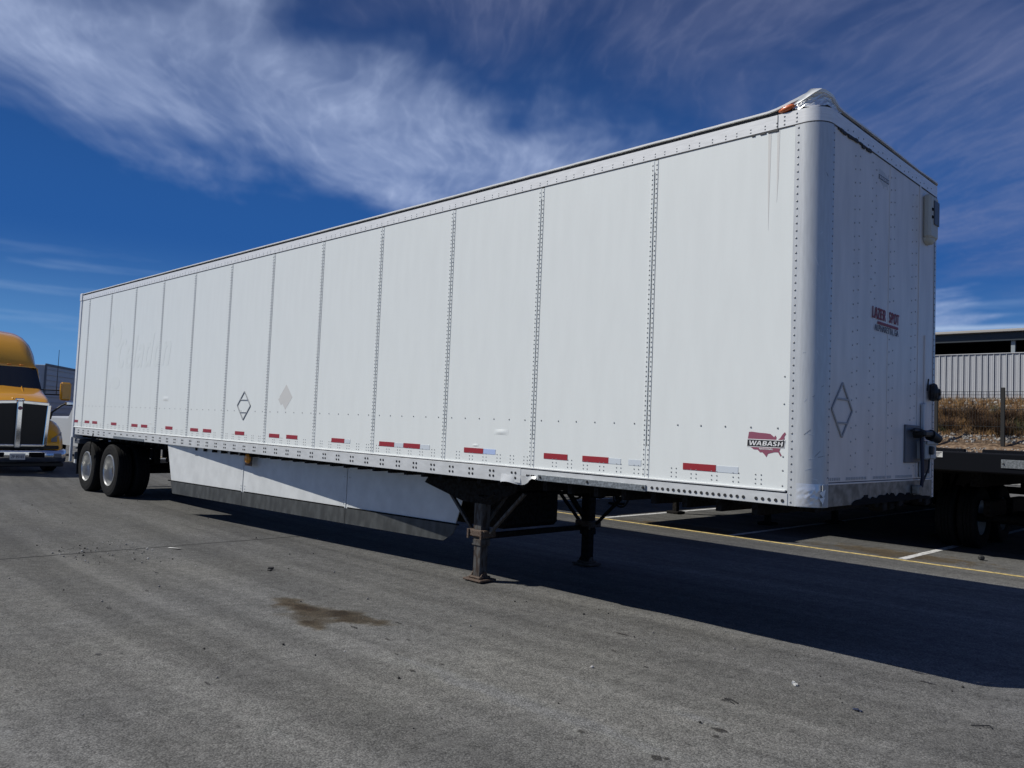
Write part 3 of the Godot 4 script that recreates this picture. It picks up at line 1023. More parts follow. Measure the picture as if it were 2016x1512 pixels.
func band_along(st: SurfaceTool, path: Array, y0: float, y1: float, thick := 0.02) -> void:
	for i in path.size() - 1:
		var a: Vector3 = path[i][0]
		var b: Vector3 = path[i + 1][0]
		var na: Vector3 = path[i][1]
		var nb: Vector3 = path[i + 1][1]
		var u0 := Vector3(0, y0, 0)
		var u1 := Vector3(0, y1, 0)
		tri(st, a + u0, b + u0, b + u1, na, nb, nb)
		tri(st, a + u0, b + u1, a + u1, na, nb, na)
		quad(st, a + u0, b + u0, b + u0 - nb * thick, a + u0 - na * thick, Vector3.DOWN)
		quad(st, a + u1, b + u1, b + u1 - nb * thick, a + u1 - na * thick, Vector3.UP)


func seam(i: int) -> float:
	return -1.412 if i == 0 else -(1.4288 + 1.2768 * i)


func make_trailer() -> void:
	T = thing("box_trailer", "long white box trailer with riveted side panels standing on its landing legs", "trailer", Vector3(-8.05, 0, -1.3))
	var st: SurfaceTool
	var rng := RandomNumberGenerator.new()
	rng.seed = 100
	# inner core that the skins are fixed to
	st = mb()
	box(st, Vector3((TX - 0.2) * 0.5 + 0.03, 2.62, TZ * 0.5), Vector3(-TX - 0.30, 2.84, -TZ - 0.12))
	tp("inner_wall", st, "gasket")
	# side skins
	for i in 13:
		var xa := -0.212 if i == 0 else seam(i - 1) - 0.036
		var xb := -15.97 if i == 12 else seam(i) + 0.003
		st = mb()
		box(st, Vector3((xa + xb) * 0.5, 2.62, -0.03), Vector3(xa - xb, 2.68, 0.06))
		tp("side_panel", st, "panel")
	st = mb()
	box(st, Vector3(-8.1, 2.62, TZ + 0.03), Vector3(15.8, 2.68, 0.06))
	tp("far_side_panel", st, "panel")
	# joints: two riveted flanges with a slot between
	for i in 12:
		var s := seam(i)
		st = mb()
		box(st, Vector3(s - 0.052, 2.61, 0.001), Vector3(0.032, 2.66, 0.006), 0.002)
		box(st, Vector3(s - 0.013, 2.61, 0.001), Vector3(0.026, 2.66, 0.006), 0.002)
		box(st, Vector3(s - 0.031, 1.41, -0.002), Vector3(0.066, 0.26, 0.006))
		box(st, Vector3(s - 0.031, 3.89, -0.002), Vector3(0.066, 0.10, 0.006))
		# rungs of the slot
		var y := 1.58
		while y < 3.80:
			box(st, Vector3(s - 0.026, y, -0.008), Vector3(0.020, 0.014, 0.006))
			y += 0.0508
		var j := tp("panel_joint", st, "panel")
		st = mb()
		y = 1.31
		while y < 3.93:
			rivet(st, Vector3(s - 0.054, y, 0.0045), Vector3.BACK, 0.0072, 0.0045)
			rivet(st, Vector3(s - 0.013, y, 0.0045), Vector3.BACK, 0.0072, 0.0045)
			y += 0.0405
		part("rivets", st, "rivet", j, true)
	# rivets in the skins: one long row, and clusters over the crossmembers
	st = mb()
	var x := -0.30
	while x > -15.9:
		var near := false
		for i in 12:
			if absf(x - seam(i) + 0.01) < 0.07: near = true
		if not near:
			rivet(st, Vector3(x, 1.725, 0.001), Vector3.BACK, 0.008, 0.005)
		x -= 0.212
	x = -0.42
	while x > -15.8:
		var clear := true
		for i in 12:
			if absf(x - 0.02 - seam(i) + 0.01) < 0.09: clear = false
		if clear:
			for a in [0.0, -0.045]:
				for b in [1.312, 1.345, 1.378]:
					rivet(st, Vector3(x + a, b, 0.001), Vector3.BACK, 0.0062, 0.004)
		x -= 0.1825 if absf(x) < 3.0 else 0.2
	for yy in [1.31, 1.42, 1.52, 1.64, 1.9, 2.1]:
		rivet(st, Vector3(-0.255, yy, 0.001), Vector3.BACK, 0.007, 0.004)
	tp("skin_rivets", st, "rivet", null, true)
	# dents and scuffs that catch the light
	for d in [[-3.16, 1.60, 0.10, 0.018], [-11.3, 1.89, 0.14, 0.02], [-3.52, 1.455, 0.05, 0.012], [-11.9, 1.46, 0.07, 0.01], [-14.55, 1.86, 0.05, 0.008]]:
		st = mb()
		var rows := []
		for a in 7:
			var row := []
			for b in 9:
				var uu := (b / 8.0 - 0.5) * 2.0
				var vv := (a / 6.0 - 0.5) * 2.0
				row.append(Vector3(d[0] + uu * d[2], d[1] + vv * d[2] * 0.28, 0.0005 + d[3] * 0.33 * pow(maxf(0.0, 1.0 - uu * uu), 1.5) * pow(maxf(0.0, 1.0 - vv * vv), 1.5)))
			rows.append(row)
		sheet(st, rows, func(_p): return Vector3.BACK)
		tp("dent", st, "panel")
	make_front()
	make_rails(rng)
	make_decals()
	make_underside(rng)


func make_front() -> void:
	var st: SurfaceTool
	# front skins
	for zz in [[-0.168, -1.283], [-1.287, -2.028], [-2.032, -2.432]]:
		st = mb()
		box(st, Vector3(-0.03, 2.66, (zz[0] + zz[1]) * 0.5), Vector3(0.06, 2.62, zz[0] - zz[1]))
		tp("front_panel", st, "panel_front")
	st = mb()
	box(st, Vector3(0.0015, 2.66, -1.292), Vector3(0.005, 2.60, 0.018), 0.001)
	box(st, Vector3(0.003, 2.66, -2.02), Vector3(0.008, 2.60, 0.03), 0.002)
	box(st, Vector3(0.006, 1.98, -2.19), Vector3(0.014, 1.3, 0.03), 0.003)
	tp("front_joint", st, "panel_front")
	st = mb()
	var k := 0
	for z in [-0.569, -0.659, -0.911, -0.992, -1.315, -1.404, -1.837, -1.937]:
		var y := 1.44 + 0.02 * (k % 3)
		while y < 3.88:
			if not (y > 2.52 and y < 2.75 and z < -0.9 and z > -1.56):
				rivet(st, Vector3(0.001 if z < -1.33 or z > -1.3 else 0.003, y, z), Vector3.RIGHT, 0.0075, 0.005)
			y += 0.104
		k += 1
	var z2 := -0.19
	while z2 > -2.0:
		if int(absf(z2) * 10.0) % 5 != 4:
			box(st, Vector3(0.002, 1.372, z2), Vector3(0.006, 0.022, 0.012), 0.002)
		z2 -= 0.031
	tp("front_rivets", st, "rivet_front", null, true)
	# rounded corner posts
	for far in [false, true]:
		st = mb()
		var path := []
		var o := 0.004
		if not far:
			path.append([Vector3(-0.215, 0, o), Vector3(0, 0, 1)])
		for i in 13:
			var a := PI * 0.5 * i / 12.0
			var nn := Vector3(sin(a), 0, cos(a)) if not far else Vector3(cos(a), 0, -sin(a))
			path.append([Vector3(-RC, 0, -RC if not far else TZ + RC) + nn * (RC + o), nn])
		if not far:
			path.append([Vector3(o, 0, -0.178), Vector3(1, 0, 0)])
		else:
			path.push_front([Vector3(o, 0, TZ + 0.178), Vector3(1, 0, 0)])
			path.append([Vector3(-0.215, 0, TZ - o), Vector3(0, 0, -1)])
		band_along(st, path, 1.174, 3.965, 0.01)
		var c := tp("corner_post", st, "post_metal")
		st = mb()
		var y := 1.20
		while y < 3.95:
			if not far:
				rivet(st, Vector3(-0.19, y, o), Vector3.BACK, 0.0085, 0.006)
				rivet(st, Vector3(o, y + 0.02, -0.163), Vector3.RIGHT, 0.007, 0.005)
			else:
				rivet(st, Vector3(o, y, TZ + 0.163), Vector3.RIGHT, 0.007, 0.005)
			y += 0.0545
		part("rivets", st, "rivet", c, true)
	# scuffed, dented foot of the near post with a torn patch
	st = mb()
	var rows := []
	var nz := FastNoiseLite.new()
	nz.seed = 5; nz.frequency = 9.0
	for a in 15:
		var row := []
		var y := 1.178 + a * 0.0115
		for b in 13:
			var t := PI * 0.5 * (b / 12.0) * 0.86
			var nn := Vector3(sin(t), 0, cos(t))
			var f := sin(PI * b / 12.0) * sin(PI * a / 14.0)
			row.append(Vector3(-RC, y, -RC) + nn * (RC + 0.0055 + f * (0.010 * nz.get_noise_2d(b * 0.12, y * 40.0) + 0.006)))
		rows.append(row)
	sheet(st, rows, func(p): return Vector3(p.x + RC, 0, p.z + RC))
	tp("dented_post_foot", st, "foil")
	st = mb()
	box(st, Vector3(0.006, 1.255, -0.120), Vector3(0.006, 0.155, 0.085), 0.001)
	tp("corner_patch", st, "pale_box")
	st = mb()
	tri(st, Vector3(-0.008, 1.28, -0.060), Vector3(0.03, 1.305, -0.075), Vector3(0.012, 1.24, -0.085), Vector3(1, 0, 1), Vector3(1, 0, 1), Vector3(1, 0, 1))
	tri(st, Vector3(-0.008, 1.24, -0.056), Vector3(0.022, 1.25, -0.083), Vector3(0.010, 1.20, -0.075), Vector3(1, 0, 1), Vector3(1, 0, 1), Vector3(1, 0, 1))
	tp("torn_flap", st, "foil")
	# scratches round the post
	var rg := RandomNumberGenerator.new()
	rg.seed = 55
	for kind in ["foil", "grey_plate"]:
		st = mb()
		for i in (16 if kind == "foil" else 8):
			var y := 1.2 + 2.6 * pow(rg.randf(), 2.2)
			var t0 := rg.randf_range(0.05, 1.1)
			var t1 := t0 + rg.randf_range(0.1, 0.4)
			var dy := rg.randf_range(-0.02, 0.015)
			for j in 3:
				var ta := lerpf(t0, t1, j / 3.0)
				var tb := lerpf(t0, t1, (j + 1) / 3.0)
				bar(st, Vector3(-RC, y + dy * j, -RC) + Vector3(sin(ta), 0, cos(ta)) * (RC + 0.0045), Vector3(-RC, y + dy * (j + 1), -RC) + Vector3(sin(tb), 0, cos(tb)) * (RC + 0.0045), rg.randf_range(0.001, 0.0028), 0.001)
		tp("post_scratches", st, kind, null, true)
	# sill under the front skin
	st = mb()
	box(st, Vector3(-0.012, 1.258, -1.30), Vector3(0.03, 0.168, 2.25), 0.004)
	tp("front_sill", st, "front_sill")
	st = mb()
	box(st, Vector3(0.0, 1.338, -1.30), Vector3(0.012, 0.012, 2.25), 0.002)
	tp("sill_edge", st, "panel_front")


func make_rails(rng: RandomNumberGenerator) -> void:
	var st := mb()
	band_along(st, outline(0.006, -15.98, -15.98), 3.957, 4.060, 0.02)
	var tr := tp("top_rail", st, "rail")
	st = mb()
	var x := -0.36
	var k := 0
	while x > -15.9:
		for yy in [3.974, 3.998]:
			rivet(st, Vector3(x, yy, 0.006), Vector3.BACK, 0.0068, 0.004)
		x -= 0.118 if k % 3 else 0.094
		k += 1
	for z in range(4, 24):
		rivet(st, Vector3(0.006, 3.98 + 0.02 * (z % 2), -0.1 * z), Vector3.RIGHT, 0.007, 0.004)
	for yy in [3.975, 4.005, 4.035]:
		rivet(st, Vector3(-0.30, yy, 0.006), Vector3.BACK, 0.008, 0.005)
		rivet(st, Vector3(-0.205, yy, 0.006), Vector3.BACK, 0.008, 0.005)
	part("rivets", st, "rivet", tr, true)
	st = mb()
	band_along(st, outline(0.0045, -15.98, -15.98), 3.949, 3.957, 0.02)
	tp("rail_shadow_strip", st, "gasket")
	st = mb()
	box(st, Vector3(-0.352, 4.008, 0.0068), Vector3(0.004, 0.10, 0.004))
	tp("rail_splice", st, "gasket")
	st = mb()
	band_along(st, outline(-0.010, -15.98, -15.98), 4.060, 4.090, 0.03)
	tp("roof_gasket", st, "gasket")
	# roof sheet: lifts a little where it was crushed at the near corner
	st = mb()
	var lift := func(px: float, pz: float) -> float:
		var rx := clampf(1.0 - maxf(0.0, -(px + 0.06)) / 0.34, 0.0, 1.0)
		var rz := clampf(1.0 - maxf(0.0, -(pz + 0.05)) / 0.20, 0.0, 1.0)
		return 0.074 * pow(rx, 1.0) * pow(rz, 1.1) - 0.012 * exp(-pow((pz + 1.9) / 0.5, 2.0)) * exp(-pow(px / 0.6, 2.0))
	var edge := outline(0.010, -15.99, -15.99, 12)
	var fine := []
	for i in edge.size() - 1:
		var a: Vector3 = edge[i][0]
		var b: Vector3 = edge[i + 1][0]
		var n := maxi(1, mini(60, int(a.distance_to(b) / 0.08)))
		for j in n:
			var q := j / float(n)
			if i == 0:
				q = 1.0 - pow(1.0 - q, 2.0)
			fine.append([a.lerp(b, q), edge[i][1].lerp(edge[i + 1][1], q).normalized()])
	fine.append(edge[-1])
	var r0 := []
	var r1 := []
	var r2 := []
	var r3 := []
	for e in fine:
		var p: Vector3 = e[0]
		var n: Vector3 = e[1]
		var l: float = lift.call(p.x, p.z) + rng.randf_range(-0.0012, 0.0012)
		r0.append(p + Vector3(0, 4.090 + l, 0) - n * 0.02)
		r1.append(p + Vector3(0, 4.090 + l, 0))
		r2.append(p + Vector3(0, 4.104 + l + 0.10 * l, 0) + n * (0.06 * l))
		r3.append(p + Vector3(0, 4.110 + l + 0.10 * l, 0) - n * 0.03)
	for pr in [[r0, r1, Vector3.DOWN], [r1, r2, Vector3.ZERO], [r2, r3, Vector3.UP]]:
		for i in fine.size() - 1:
			var hint: Vector3 = fine[i][1] if pr[2] == Vector3.ZERO else pr[2]
			quad(st, pr[0][i], pr[0][i + 1], pr[1][i + 1], pr[1][i], hint)
	tp("roof_lip", st, "rail")
	st = mb()
	quad(st, Vector3(-15.98, 4.112, -0.03), Vector3(-0.3, 4.112, -0.03), Vector3(-0.3, 4.112, TZ + 0.03), Vector3(-15.98, 4.112, TZ + 0.03), Vector3.UP)
	quad(st, Vector3(-0.3, 4.112, -0.03), Vector3(-0.08, 4.112, -0.10), Vector3(-0.08, 4.112, TZ + 0.10), Vector3(-0.3, 4.112, TZ + 0.03), Vector3.UP)
	tp("roof_sheet", st, "frame_white")
	# crumpled foil over the crushed corner
	st = mb()
	var nz := FastNoiseLite.new()
	nz.seed = 17; nz.frequency = 1.0; nz.fractal_octaves = 3
	var rows := []
	for a in 13:
		var row := []
		for b in 29:
			var q := b / 28.0
			var p: Vector3
			var n: Vector3
			if q < 0.42:
				p = Vector3(lerpf(-0.24, -RC, q / 0.42), 0, 0)
				n = Vector3.BACK
			elif q < 0.85:
				var t := PI * 0.5 * (q - 0.42) / 0.43
				n = Vector3(sin(t), 0, cos(t))
				p = Vector3(-RC, 0, -RC) + n * RC
			else:
				p = Vector3(0, 0, -RC - 0.14 * (q - 0.85) / 0.15)
				n = Vector3.RIGHT
			var v := a / 12.0
			var wob := nz.get_noise_2d(q * 9.0, v * 4.0)
			var wob2 := nz.get_noise_2d(q * 22.0 + 30.0, v * 7.0)
			var yb: float = 4.066 + 0.010 * sin(q * 20.0)
			var yt: float = 4.092 + lift.call(p.x, p.z) * 0.98
			var y := lerpf(yb, yt, v) + 0.006 * wob2
			var inn := 0.016 * v
			row.append(p + n * (0.004 + 0.016 * wob * sin(PI * v) + 0.008 * wob2 - inn) + Vector3(0, y, 0))
		rows.append(row)
	sheet(st, rows, func(p): return Vector3(p.x + 0.5, 0.3, p.z + 0.5))
	tp("crumpled_corner_foil", st, "foil")
	st = mb()
	var fl := [[Vector3(-0.10, 4.19, 0.012), Vector3(-0.03, 4.185, -0.02)], [Vector3(-0.15, 4.150, 0.022), Vector3(-0.07, 4.155, 0.012)], [Vector3(-0.20, 4.118, 0.020), Vector3(-0.12, 4.130, 0.020)], [Vector3(-0.235, 4.098, 0.014), Vector3(-0.19, 4.105, 0.018)]]
	sheet(st, fl, func(_p): return Vector3(0.2, 0.2, 1))
	tp("folded_flap", st, "frame_white")
	# amber roof marker lamp
	st = mb()
	var lr := []
	for a in 9:
		var ring := []
		var t := a / 8.0
		for b in 14:
			var an := TAU * b / 14.0
			var rr := pow(maxf(0.0, sin(PI * clampf(t, 0.03, 0.97))), 0.5)
			ring.append(Vector3(-0.345 + 0.125 * t, 4.080 + 0.022 * t + 0.022 * rr * sin(an), 0.006 + 0.024 * rr * cos(an)))
		lr.append(ring)
	sheet(st, lr, func(p): return Vector3(0, p.y - 4.107, p.z - 0.016), true)
	tp("marker_lamp", st, "amber")
	# grey sealant smears under the rail
	st = mb()
	for s in [[-0.36, 0.03], [-0.40, 0.06], [-0.47, 0.05], [-0.55, 0.03]]:
		box(st, Vector3(s[0], 3.944, 0.004), Vector3(s[1], rng.randf_range(0.008, 0.02), 0.006), 0.003)
	for z in range(0, 14):
		box(st, Vector3(0.006, 3.945 + rng.randf_range(-0.008, 0.004), -0.25 - z * 0.045), Vector3(0.012, rng.randf_range(0.012, 0.03), 0.05), 0.004)
	tp("sealant", st, "gasket")
	# rear frame: posts, header and sill
	for z in [-0.04, TZ + 0.04]:
		st = mb()
		box(st, Vector3(-16.035, 2.50, z + (0.006 if z > -1.0 else -0.006)), Vector3(0.13, 2.9, 0.10), 0.012)
		box(st, Vector3(-16.035, 4.03, z + (0.008 if z > -1.0 else -0.008)), Vector3(0.15, 0.17, 0.11), 0.012)
		tp("rear_post", st, "frame_white")
	st = mb()
	box(st, Vector3(-16.04, 4.02, TZ * 0.5), Vector3(0.12, 0.14, 2.4), 0.01)
	box(st, Vector3(-16.04, 1.13, TZ * 0.5), Vector3(0.14, 0.20, 2.5), 0.01)
	tp("rear_header", st, "frame_white")
	for z in [-0.66, -1.94]:
		st = mb()
		box(st, Vector3(-16.06, 2.6, z), Vector3(0.06, 2.7, 1.24), 0.01)
		tp("rear_door", st, "panel")
	for z in [-0.02, TZ + 0.02]:
		st = mb()
		box(st, Vector3(-16.13, 0.80, z), Vector3(0.06, 0.52, 0.05), 0.008)
		tp("bumper_strut", st, "frame_white")
	st = mb()
	box(st, Vector3(-16.13, 0.55, TZ * 0.5), Vector3(0.10, 0.10, 2.4), 0.01)
	tp("rear_bumper", st, "frame_white")
	# bottom rail
	st = mb()
	box(st, Vector3(-9.36, 1.194, 0.0), Vector3(13.0, 0.138, 0.022), 0.003)
	box(st, Vector3(-8.1, 1.276, 0.004), Vector3(15.75, 0.014, 0.026), 0.003)
	box(st, Vector3(-1.54, 1.217, -0.003), Vector3(2.66, 0.090, 0.022), 0.003)
	box(st, Vector3(-9.36, 1.128, -0.05), Vector3(13.0, 0.008, 0.09))
	var br := tp("bottom_rail", st, "low_rail")
	st = mb()
	box(st, Vector3(-8.1, 1.266, -0.004), Vector3(15.75, 0.006, 0.024))
	tp("rail_gap", st, "dark")
	# bent lip where the rail changes depth
	st = mb()
	var rr2 := []
	for a in 9:
		var row := []
		for b in 13:
			var uu := b / 12.0
			var vv := a / 8.0
			var xx := lerpf(-3.12, -2.66, uu)
			var yb := 1.118 + 0.010 * sin(uu * 9.0) + smoothstep(0.66, 0.95, uu) * 0.055
			row.append(Vector3(xx, lerpf(yb, 1.20, vv), 0.0125 + 0.016 * (1.0 - vv) * sin(uu * 7.0 + 0.6) + 0.004 * sin(uu * 23.0)))
		rr2.append(row)
	sheet(st, rr2, func(_p): return Vector3.BACK)
	tp("bent_rail_lip", st, "low_rail")
	st = mb()
	x = -2.93
	while x > -15.85:
		var single := x < -12.15 and x > -14.0
		for a in [0.0, -0.05]:
			for b in ([1.215] if single else [1.170, 1.218]):
				cyl(st, Vector3(x + a, b, 0.009), Vector3(x + a, b, 0.015), 0.0135, 0.012, 8)
		x -= 0.302
	x = -1.37
	while x < -0.22:
		if absf(x + 0.50) > 0.03:
			cyl(st, Vector3(x, 1.205, 0.006), Vector3(x, 1.205, 0.013), 0.0135, 0.012, 8)
		x += 0.051
	for xx in [-2.78, -2.755, -2.72, -2.695]:
		cyl(st, Vector3(xx, 1.205, 0.009), Vector3(xx, 1.205, 0.014), 0.0105, 0.009, 8)
	part("bolts", st, "bolt", br, true)
	# zinc plates bolted over the rail
	st = mb()
	box(st, Vector3(-2.03, 1.196, 0.014), Vector3(1.21, 0.056, 0.012), 0.003)
	var zp := tp("rail_plate", st, "zinc")
	st = mb()
	for xx in [-2.60, -2.04, -1.45]:
		cyl(st, Vector3(xx, 1.20, 0.02), Vector3(xx, 1.20, 0.03), 0.013, 0.011, 6)
	part("bolt", st, "bolt", zp, true)
	st = mb()
	box(st, Vector3(-12.85, 1.150, 0.013), Vector3(1.5, 0.050, 0.010), 0.002)
	tp("rail_plate", st, "zinc")
	# air tank drain rope hanging near the rear wheels
	st = mb()
	pipe(st, [Vector3(-14.72, 1.18, 0.016), Vector3(-14.74, 1.06, 0.03), Vector3(-14.8, 0.86, 0.03), Vector3(-14.78, 0.74, 0.02)], 0.009, 6)
	tp("hanging_cord", st, "dark")


func diamond(called: String, c: Vector3, right: Vector3, n: Vector3, hw: float, hh: float) -> void:
	var st := mb()
	var b := func(p: Vector2) -> Vector3: return c + right * p.x * hw + Vector3.UP * p.y * hh + n * 0.005
	var V := [Vector2(0, 1), Vector2(0.58, 0.42), Vector2(1, 0.0), Vector2(0.5, -0.5), Vector2(0, -1), Vector2(-0.5, -0.5), Vector2(-1, 0), Vector2(-0.5, 0.5)]
	for i in V.size():
		bar(st, b.call(V[i]), b.call(V[(i + 1) % V.size()]), 0.008, 0.017, n, 0.002)
	bar(st, b.call(Vector2(-0.56, 0.40)), b.call(Vector2(0.56, 0.40)), 0.007, 0.015, n, 0.002)
	bar(st, b.call(Vector2(-0.52, -0.48)), b.call(Vector2(0.52, -0.48)), 0.007, 0.015, n, 0.002)
	tp(called, st, "placard")


func make_decals() -> void:
	var st: SurfaceTool
	# red and white reflecting tape
	for t in [[-1.087, -0.795], [-2.12, -1.829], [-2.582, -2.295], [-3.687, -3.403], [-4.693, -4.402], [-5.15, -4.866], [-6.147, -5.864], [-7.243, -6.96], [-7.709, -7.43], [-8.715, -8.43], [-9.787, -9.50], [-10.252, -9.97], [-11.238, -10.95], [-12.312, -12.03], [-12.771, -12.48], [-13.812, -13.53], [-14.87, -14.59], [-15.329, -15.05], [-15.97, -15.75]]:
		st = mb()
		box(st, Vector3((t[0] + t[1]) * 0.5, 1.400, 0.001), Vector3(t[1] - t[0], 0.052, 0.004))
		tp("red_reflector", st, "red_tape")
	for t in [[-0.79, -0.607], [-1.83, -1.70], [-1.62, -1.49], [-4.86, -4.70], [-4.40, -4.24], [-5.86, -5.74]]:
		st = mb()
		box(st, Vector3((t[0] + t[1]) * 0.5, 1.398, 0.001), Vector3(t[1] - t[0], 0.048, 0.003))
		tp("white_reflector", st, "white_tape")
	st = mb()
	box(st, Vector3(-3.312, 1.400, 0.001), Vector3(0.17, 0.050, 0.003))
	tp("bluish_reflector", st, "blue_tape")
	# the maker's mark on the side: a map outline with a lettered band
	map_mark(Vector3(-0.385, 1.603, 0.0), Vector3.RIGHT, Vector3.BACK, 0.30, 0.18, "decal_red")
	map_mark(Vector3(0.0, 3.79, -1.15), Vector3.FORWARD, Vector3.RIGHT, 0.23, 0.14, "ghost_dark")
	# carrier name on the front
	lettering("front_lettering", "LAZER", Vector3(0.0062, 2.682, -1.085), Vector3.FORWARD, 0.285, 0.092, "print_red", T, 600).position -= T.position
	lettering("front_lettering", "SPOT", Vector3(0.0062, 2.682, -1.415), Vector3.FORWARD, 0.225, 0.092, "print_red", T, 600).position -= T.position
	st = mb()
	prism(st, PackedVector2Array([Vector2(0, 0), Vector2(0.45, 0), Vector2(0.45, 0.022), Vector2(0.0, 0.022)]), 0.002, Transform3D(Basis(Vector3.FORWARD, Vector3.UP, Vector3.RIGHT), Vector3(0.0045, 2.598, -1.06)))
	tp("front_underline", st, "print_red")
	lettering("front_lettering", "ALPHARETTA, GA", Vector3(0.0062, 2.562, -1.255), Vector3.FORWARD, 0.52, 0.058, "print_navy", T, 400).position -= T.position
	# placard frames
	diamond("placard_frame", Vector3(-8.49, 1.803, 0.0), Vector3.RIGHT, Vector3.BACK, 0.20, 0.205)
	diamond("placard_frame", Vector3(0.0, 1.878, -0.395), Vector3.FORWARD, Vector3.RIGHT, 0.185, 0.20)
	# ghosts of removed lettering
	st = mb()
	prism(st, PackedVector2Array([Vector2(0, 0.17), Vector2(0.17, 0.0), Vector2(0, -0.17), Vector2(-0.17, 0.0)]), 0.0012, Transform3D(Basis.IDENTITY, Vector3(-7.315, 1.93, 0.0)))
	prism(st, PackedVector2Array([Vector2(-0.02, -0.05), Vector2(-0.12, -0.11), Vector2(-0.20, -0.03), Vector2(-0.1, 0.02)]), 0.0016, Transform3D(Basis.IDENTITY, Vector3(-7.315, 1.93, 0.0)))
	tp("removed_diamond_ghost", st, "ghost_dark")
	st = mb()
	var arc := PackedVector2Array()
	for i in 25:
		var a := deg_to_rad(100.0 + 165.0 * i / 24.0)
		arc.append(Vector2(cos(a) * 0.46, sin(a) * 0.66))
	for i in 25:
		var a := deg_to_rad(265.0 - 165.0 * i / 24.0)
		arc.append(Vector2(cos(a) * 0.27 + 0.02, sin(a) * 0.50 - 0.02))
	prism(st, arc, 0.0012, Transform3D(Basis.IDENTITY, Vector3(-13.98, 2.70, 0.0)))
	var head := PackedVector2Array()
	for i in 20:
		var a := TAU * i / 20.0
		head.append(Vector2(cos(a) * 0.24, sin(a) * 0.26))
	prism(st, head, 0.0012, Transform3D(Basis.IDENTITY, Vector3(-13.80, 3.12, 0.0)))
	var foot := PackedVector2Array()
	for i in 20:
		var a := TAU * i / 20.0
		foot.append(Vector2(cos(a) * 0.25, sin(a) * 0.12))
	prism(st, foot, 0.0014, Transform3D(Basis.IDENTITY, Vector3(-13.76, 2.18, 0.0)))
	tp("removed_emblem_ghost", st, "ghost")
	lettering("removed_name_ghost", "Celadon", Vector3(-12.45, 2.75, 0.0005), Vector3.RIGHT, 2.45, 0.60, "ghost", T, 800, 0.22).position -= T.position
	# grime run below the splice at the front corner
	st = mb()
	prism(st, PackedVector2Array([Vector2(-0.014, 0.0), Vector2(0.012, 0.0), Vector2(0.008, -0.35), Vector2(0.003, -0.75), Vector2(-0.006, -0.45), Vector2(-0.010, -0.2)]), 0.001, Transform3D(Basis.IDENTITY, Vector3(-0.415, 3.945, 0.0)))
	prism(st, PackedVector2Array([Vector2(-0.012, 0.0), Vector2(0.01, 0.0), Vector2(0.006, -0.35), Vector2(-0.004, -0.55)]), 0.001, Transform3D(Basis.IDENTITY, Vector3(-0.345, 3.945, 0.0)))
	tp("grime_run", st, "ghost_dark")


func map_mark(c: Vector3, right: Vector3, n: Vector3, w: float, h: float, m: String) -> void:
	var pts := PackedVector2Array()
	for p in [[0.03, 0.98], [0.10, 1.0], [0.30, 0.965], [0.50, 0.95], [0.60, 0.93], [0.66, 0.86], [0.70, 0.80], [0.73, 0.88], [0.76, 0.80], [0.75, 0.70], [0.80, 0.70], [0.86, 0.79], [0.90, 0.90], [0.94, 0.98], [0.97, 1.02], [1.0, 0.95], [0.96, 0.84], [0.97, 0.74], [0.92, 0.66], [0.90, 0.56], [0.92, 0.46], [0.86, 0.34], [0.84, 0.25], [0.90, 0.08], [0.87, 0.04], [0.81, 0.20], [0.72, 0.20], [0.63, 0.16], [0.55, 0.12], [0.51, -0.02], [0.46, 0.08], [0.40, 0.17], [0.34, 0.16], [0.27, 0.27], [0.17, 0.27], [0.09, 0.36], [0.03, 0.50], [0.0, 0.66], [0.02, 0.84]]:
		pts.append(Vector2((p[0] - 0.5) * w, (p[1] - 0.5) * h))
	var xf := Transform3D(Basis(right, Vector3.UP, n), c)
	var st := mb()
	prism(st, pts, 0.0015, xf)
	var o := tp("map_decal", st, m)
	st = mb()
	var bw := w * 1.0
	prism(st, PackedVector2Array([Vector2(-bw * 0.52, -h * 0.13), Vector2(bw * 0.46, -h * 0.13), Vector2(bw * 0.49, h * 0.20), Vector2(-bw * 0.51, h * 0.20)]), 0.0022, xf)
	part("band_edge", st, "decal_white", o)
	st = mb()
	prism(st, PackedVector2Array([Vector2(-bw * 0.505, -h * 0.10), Vector2(bw * 0.45, -h * 0.10), Vector2(bw * 0.475, h * 0.17), Vector2(-bw * 0.495, h * 0.17)]), 0.003, xf)
	part("band", st, "decal_black", o)
	lettering("band_lettering", "WABASH", c + n * 0.0035 + Vector3.UP * h * 0.035 - right * w * 0.015, right, bw * 0.88, h * 0.19, "decal_white", o, 800, 0.2)
	lettering("band_lettering", "NATIONAL", c + n * 0.0025 - Vector3.UP * h * 0.185, right, bw * 0.36, h * 0.07, "decal_white", o, 700, 0.0)


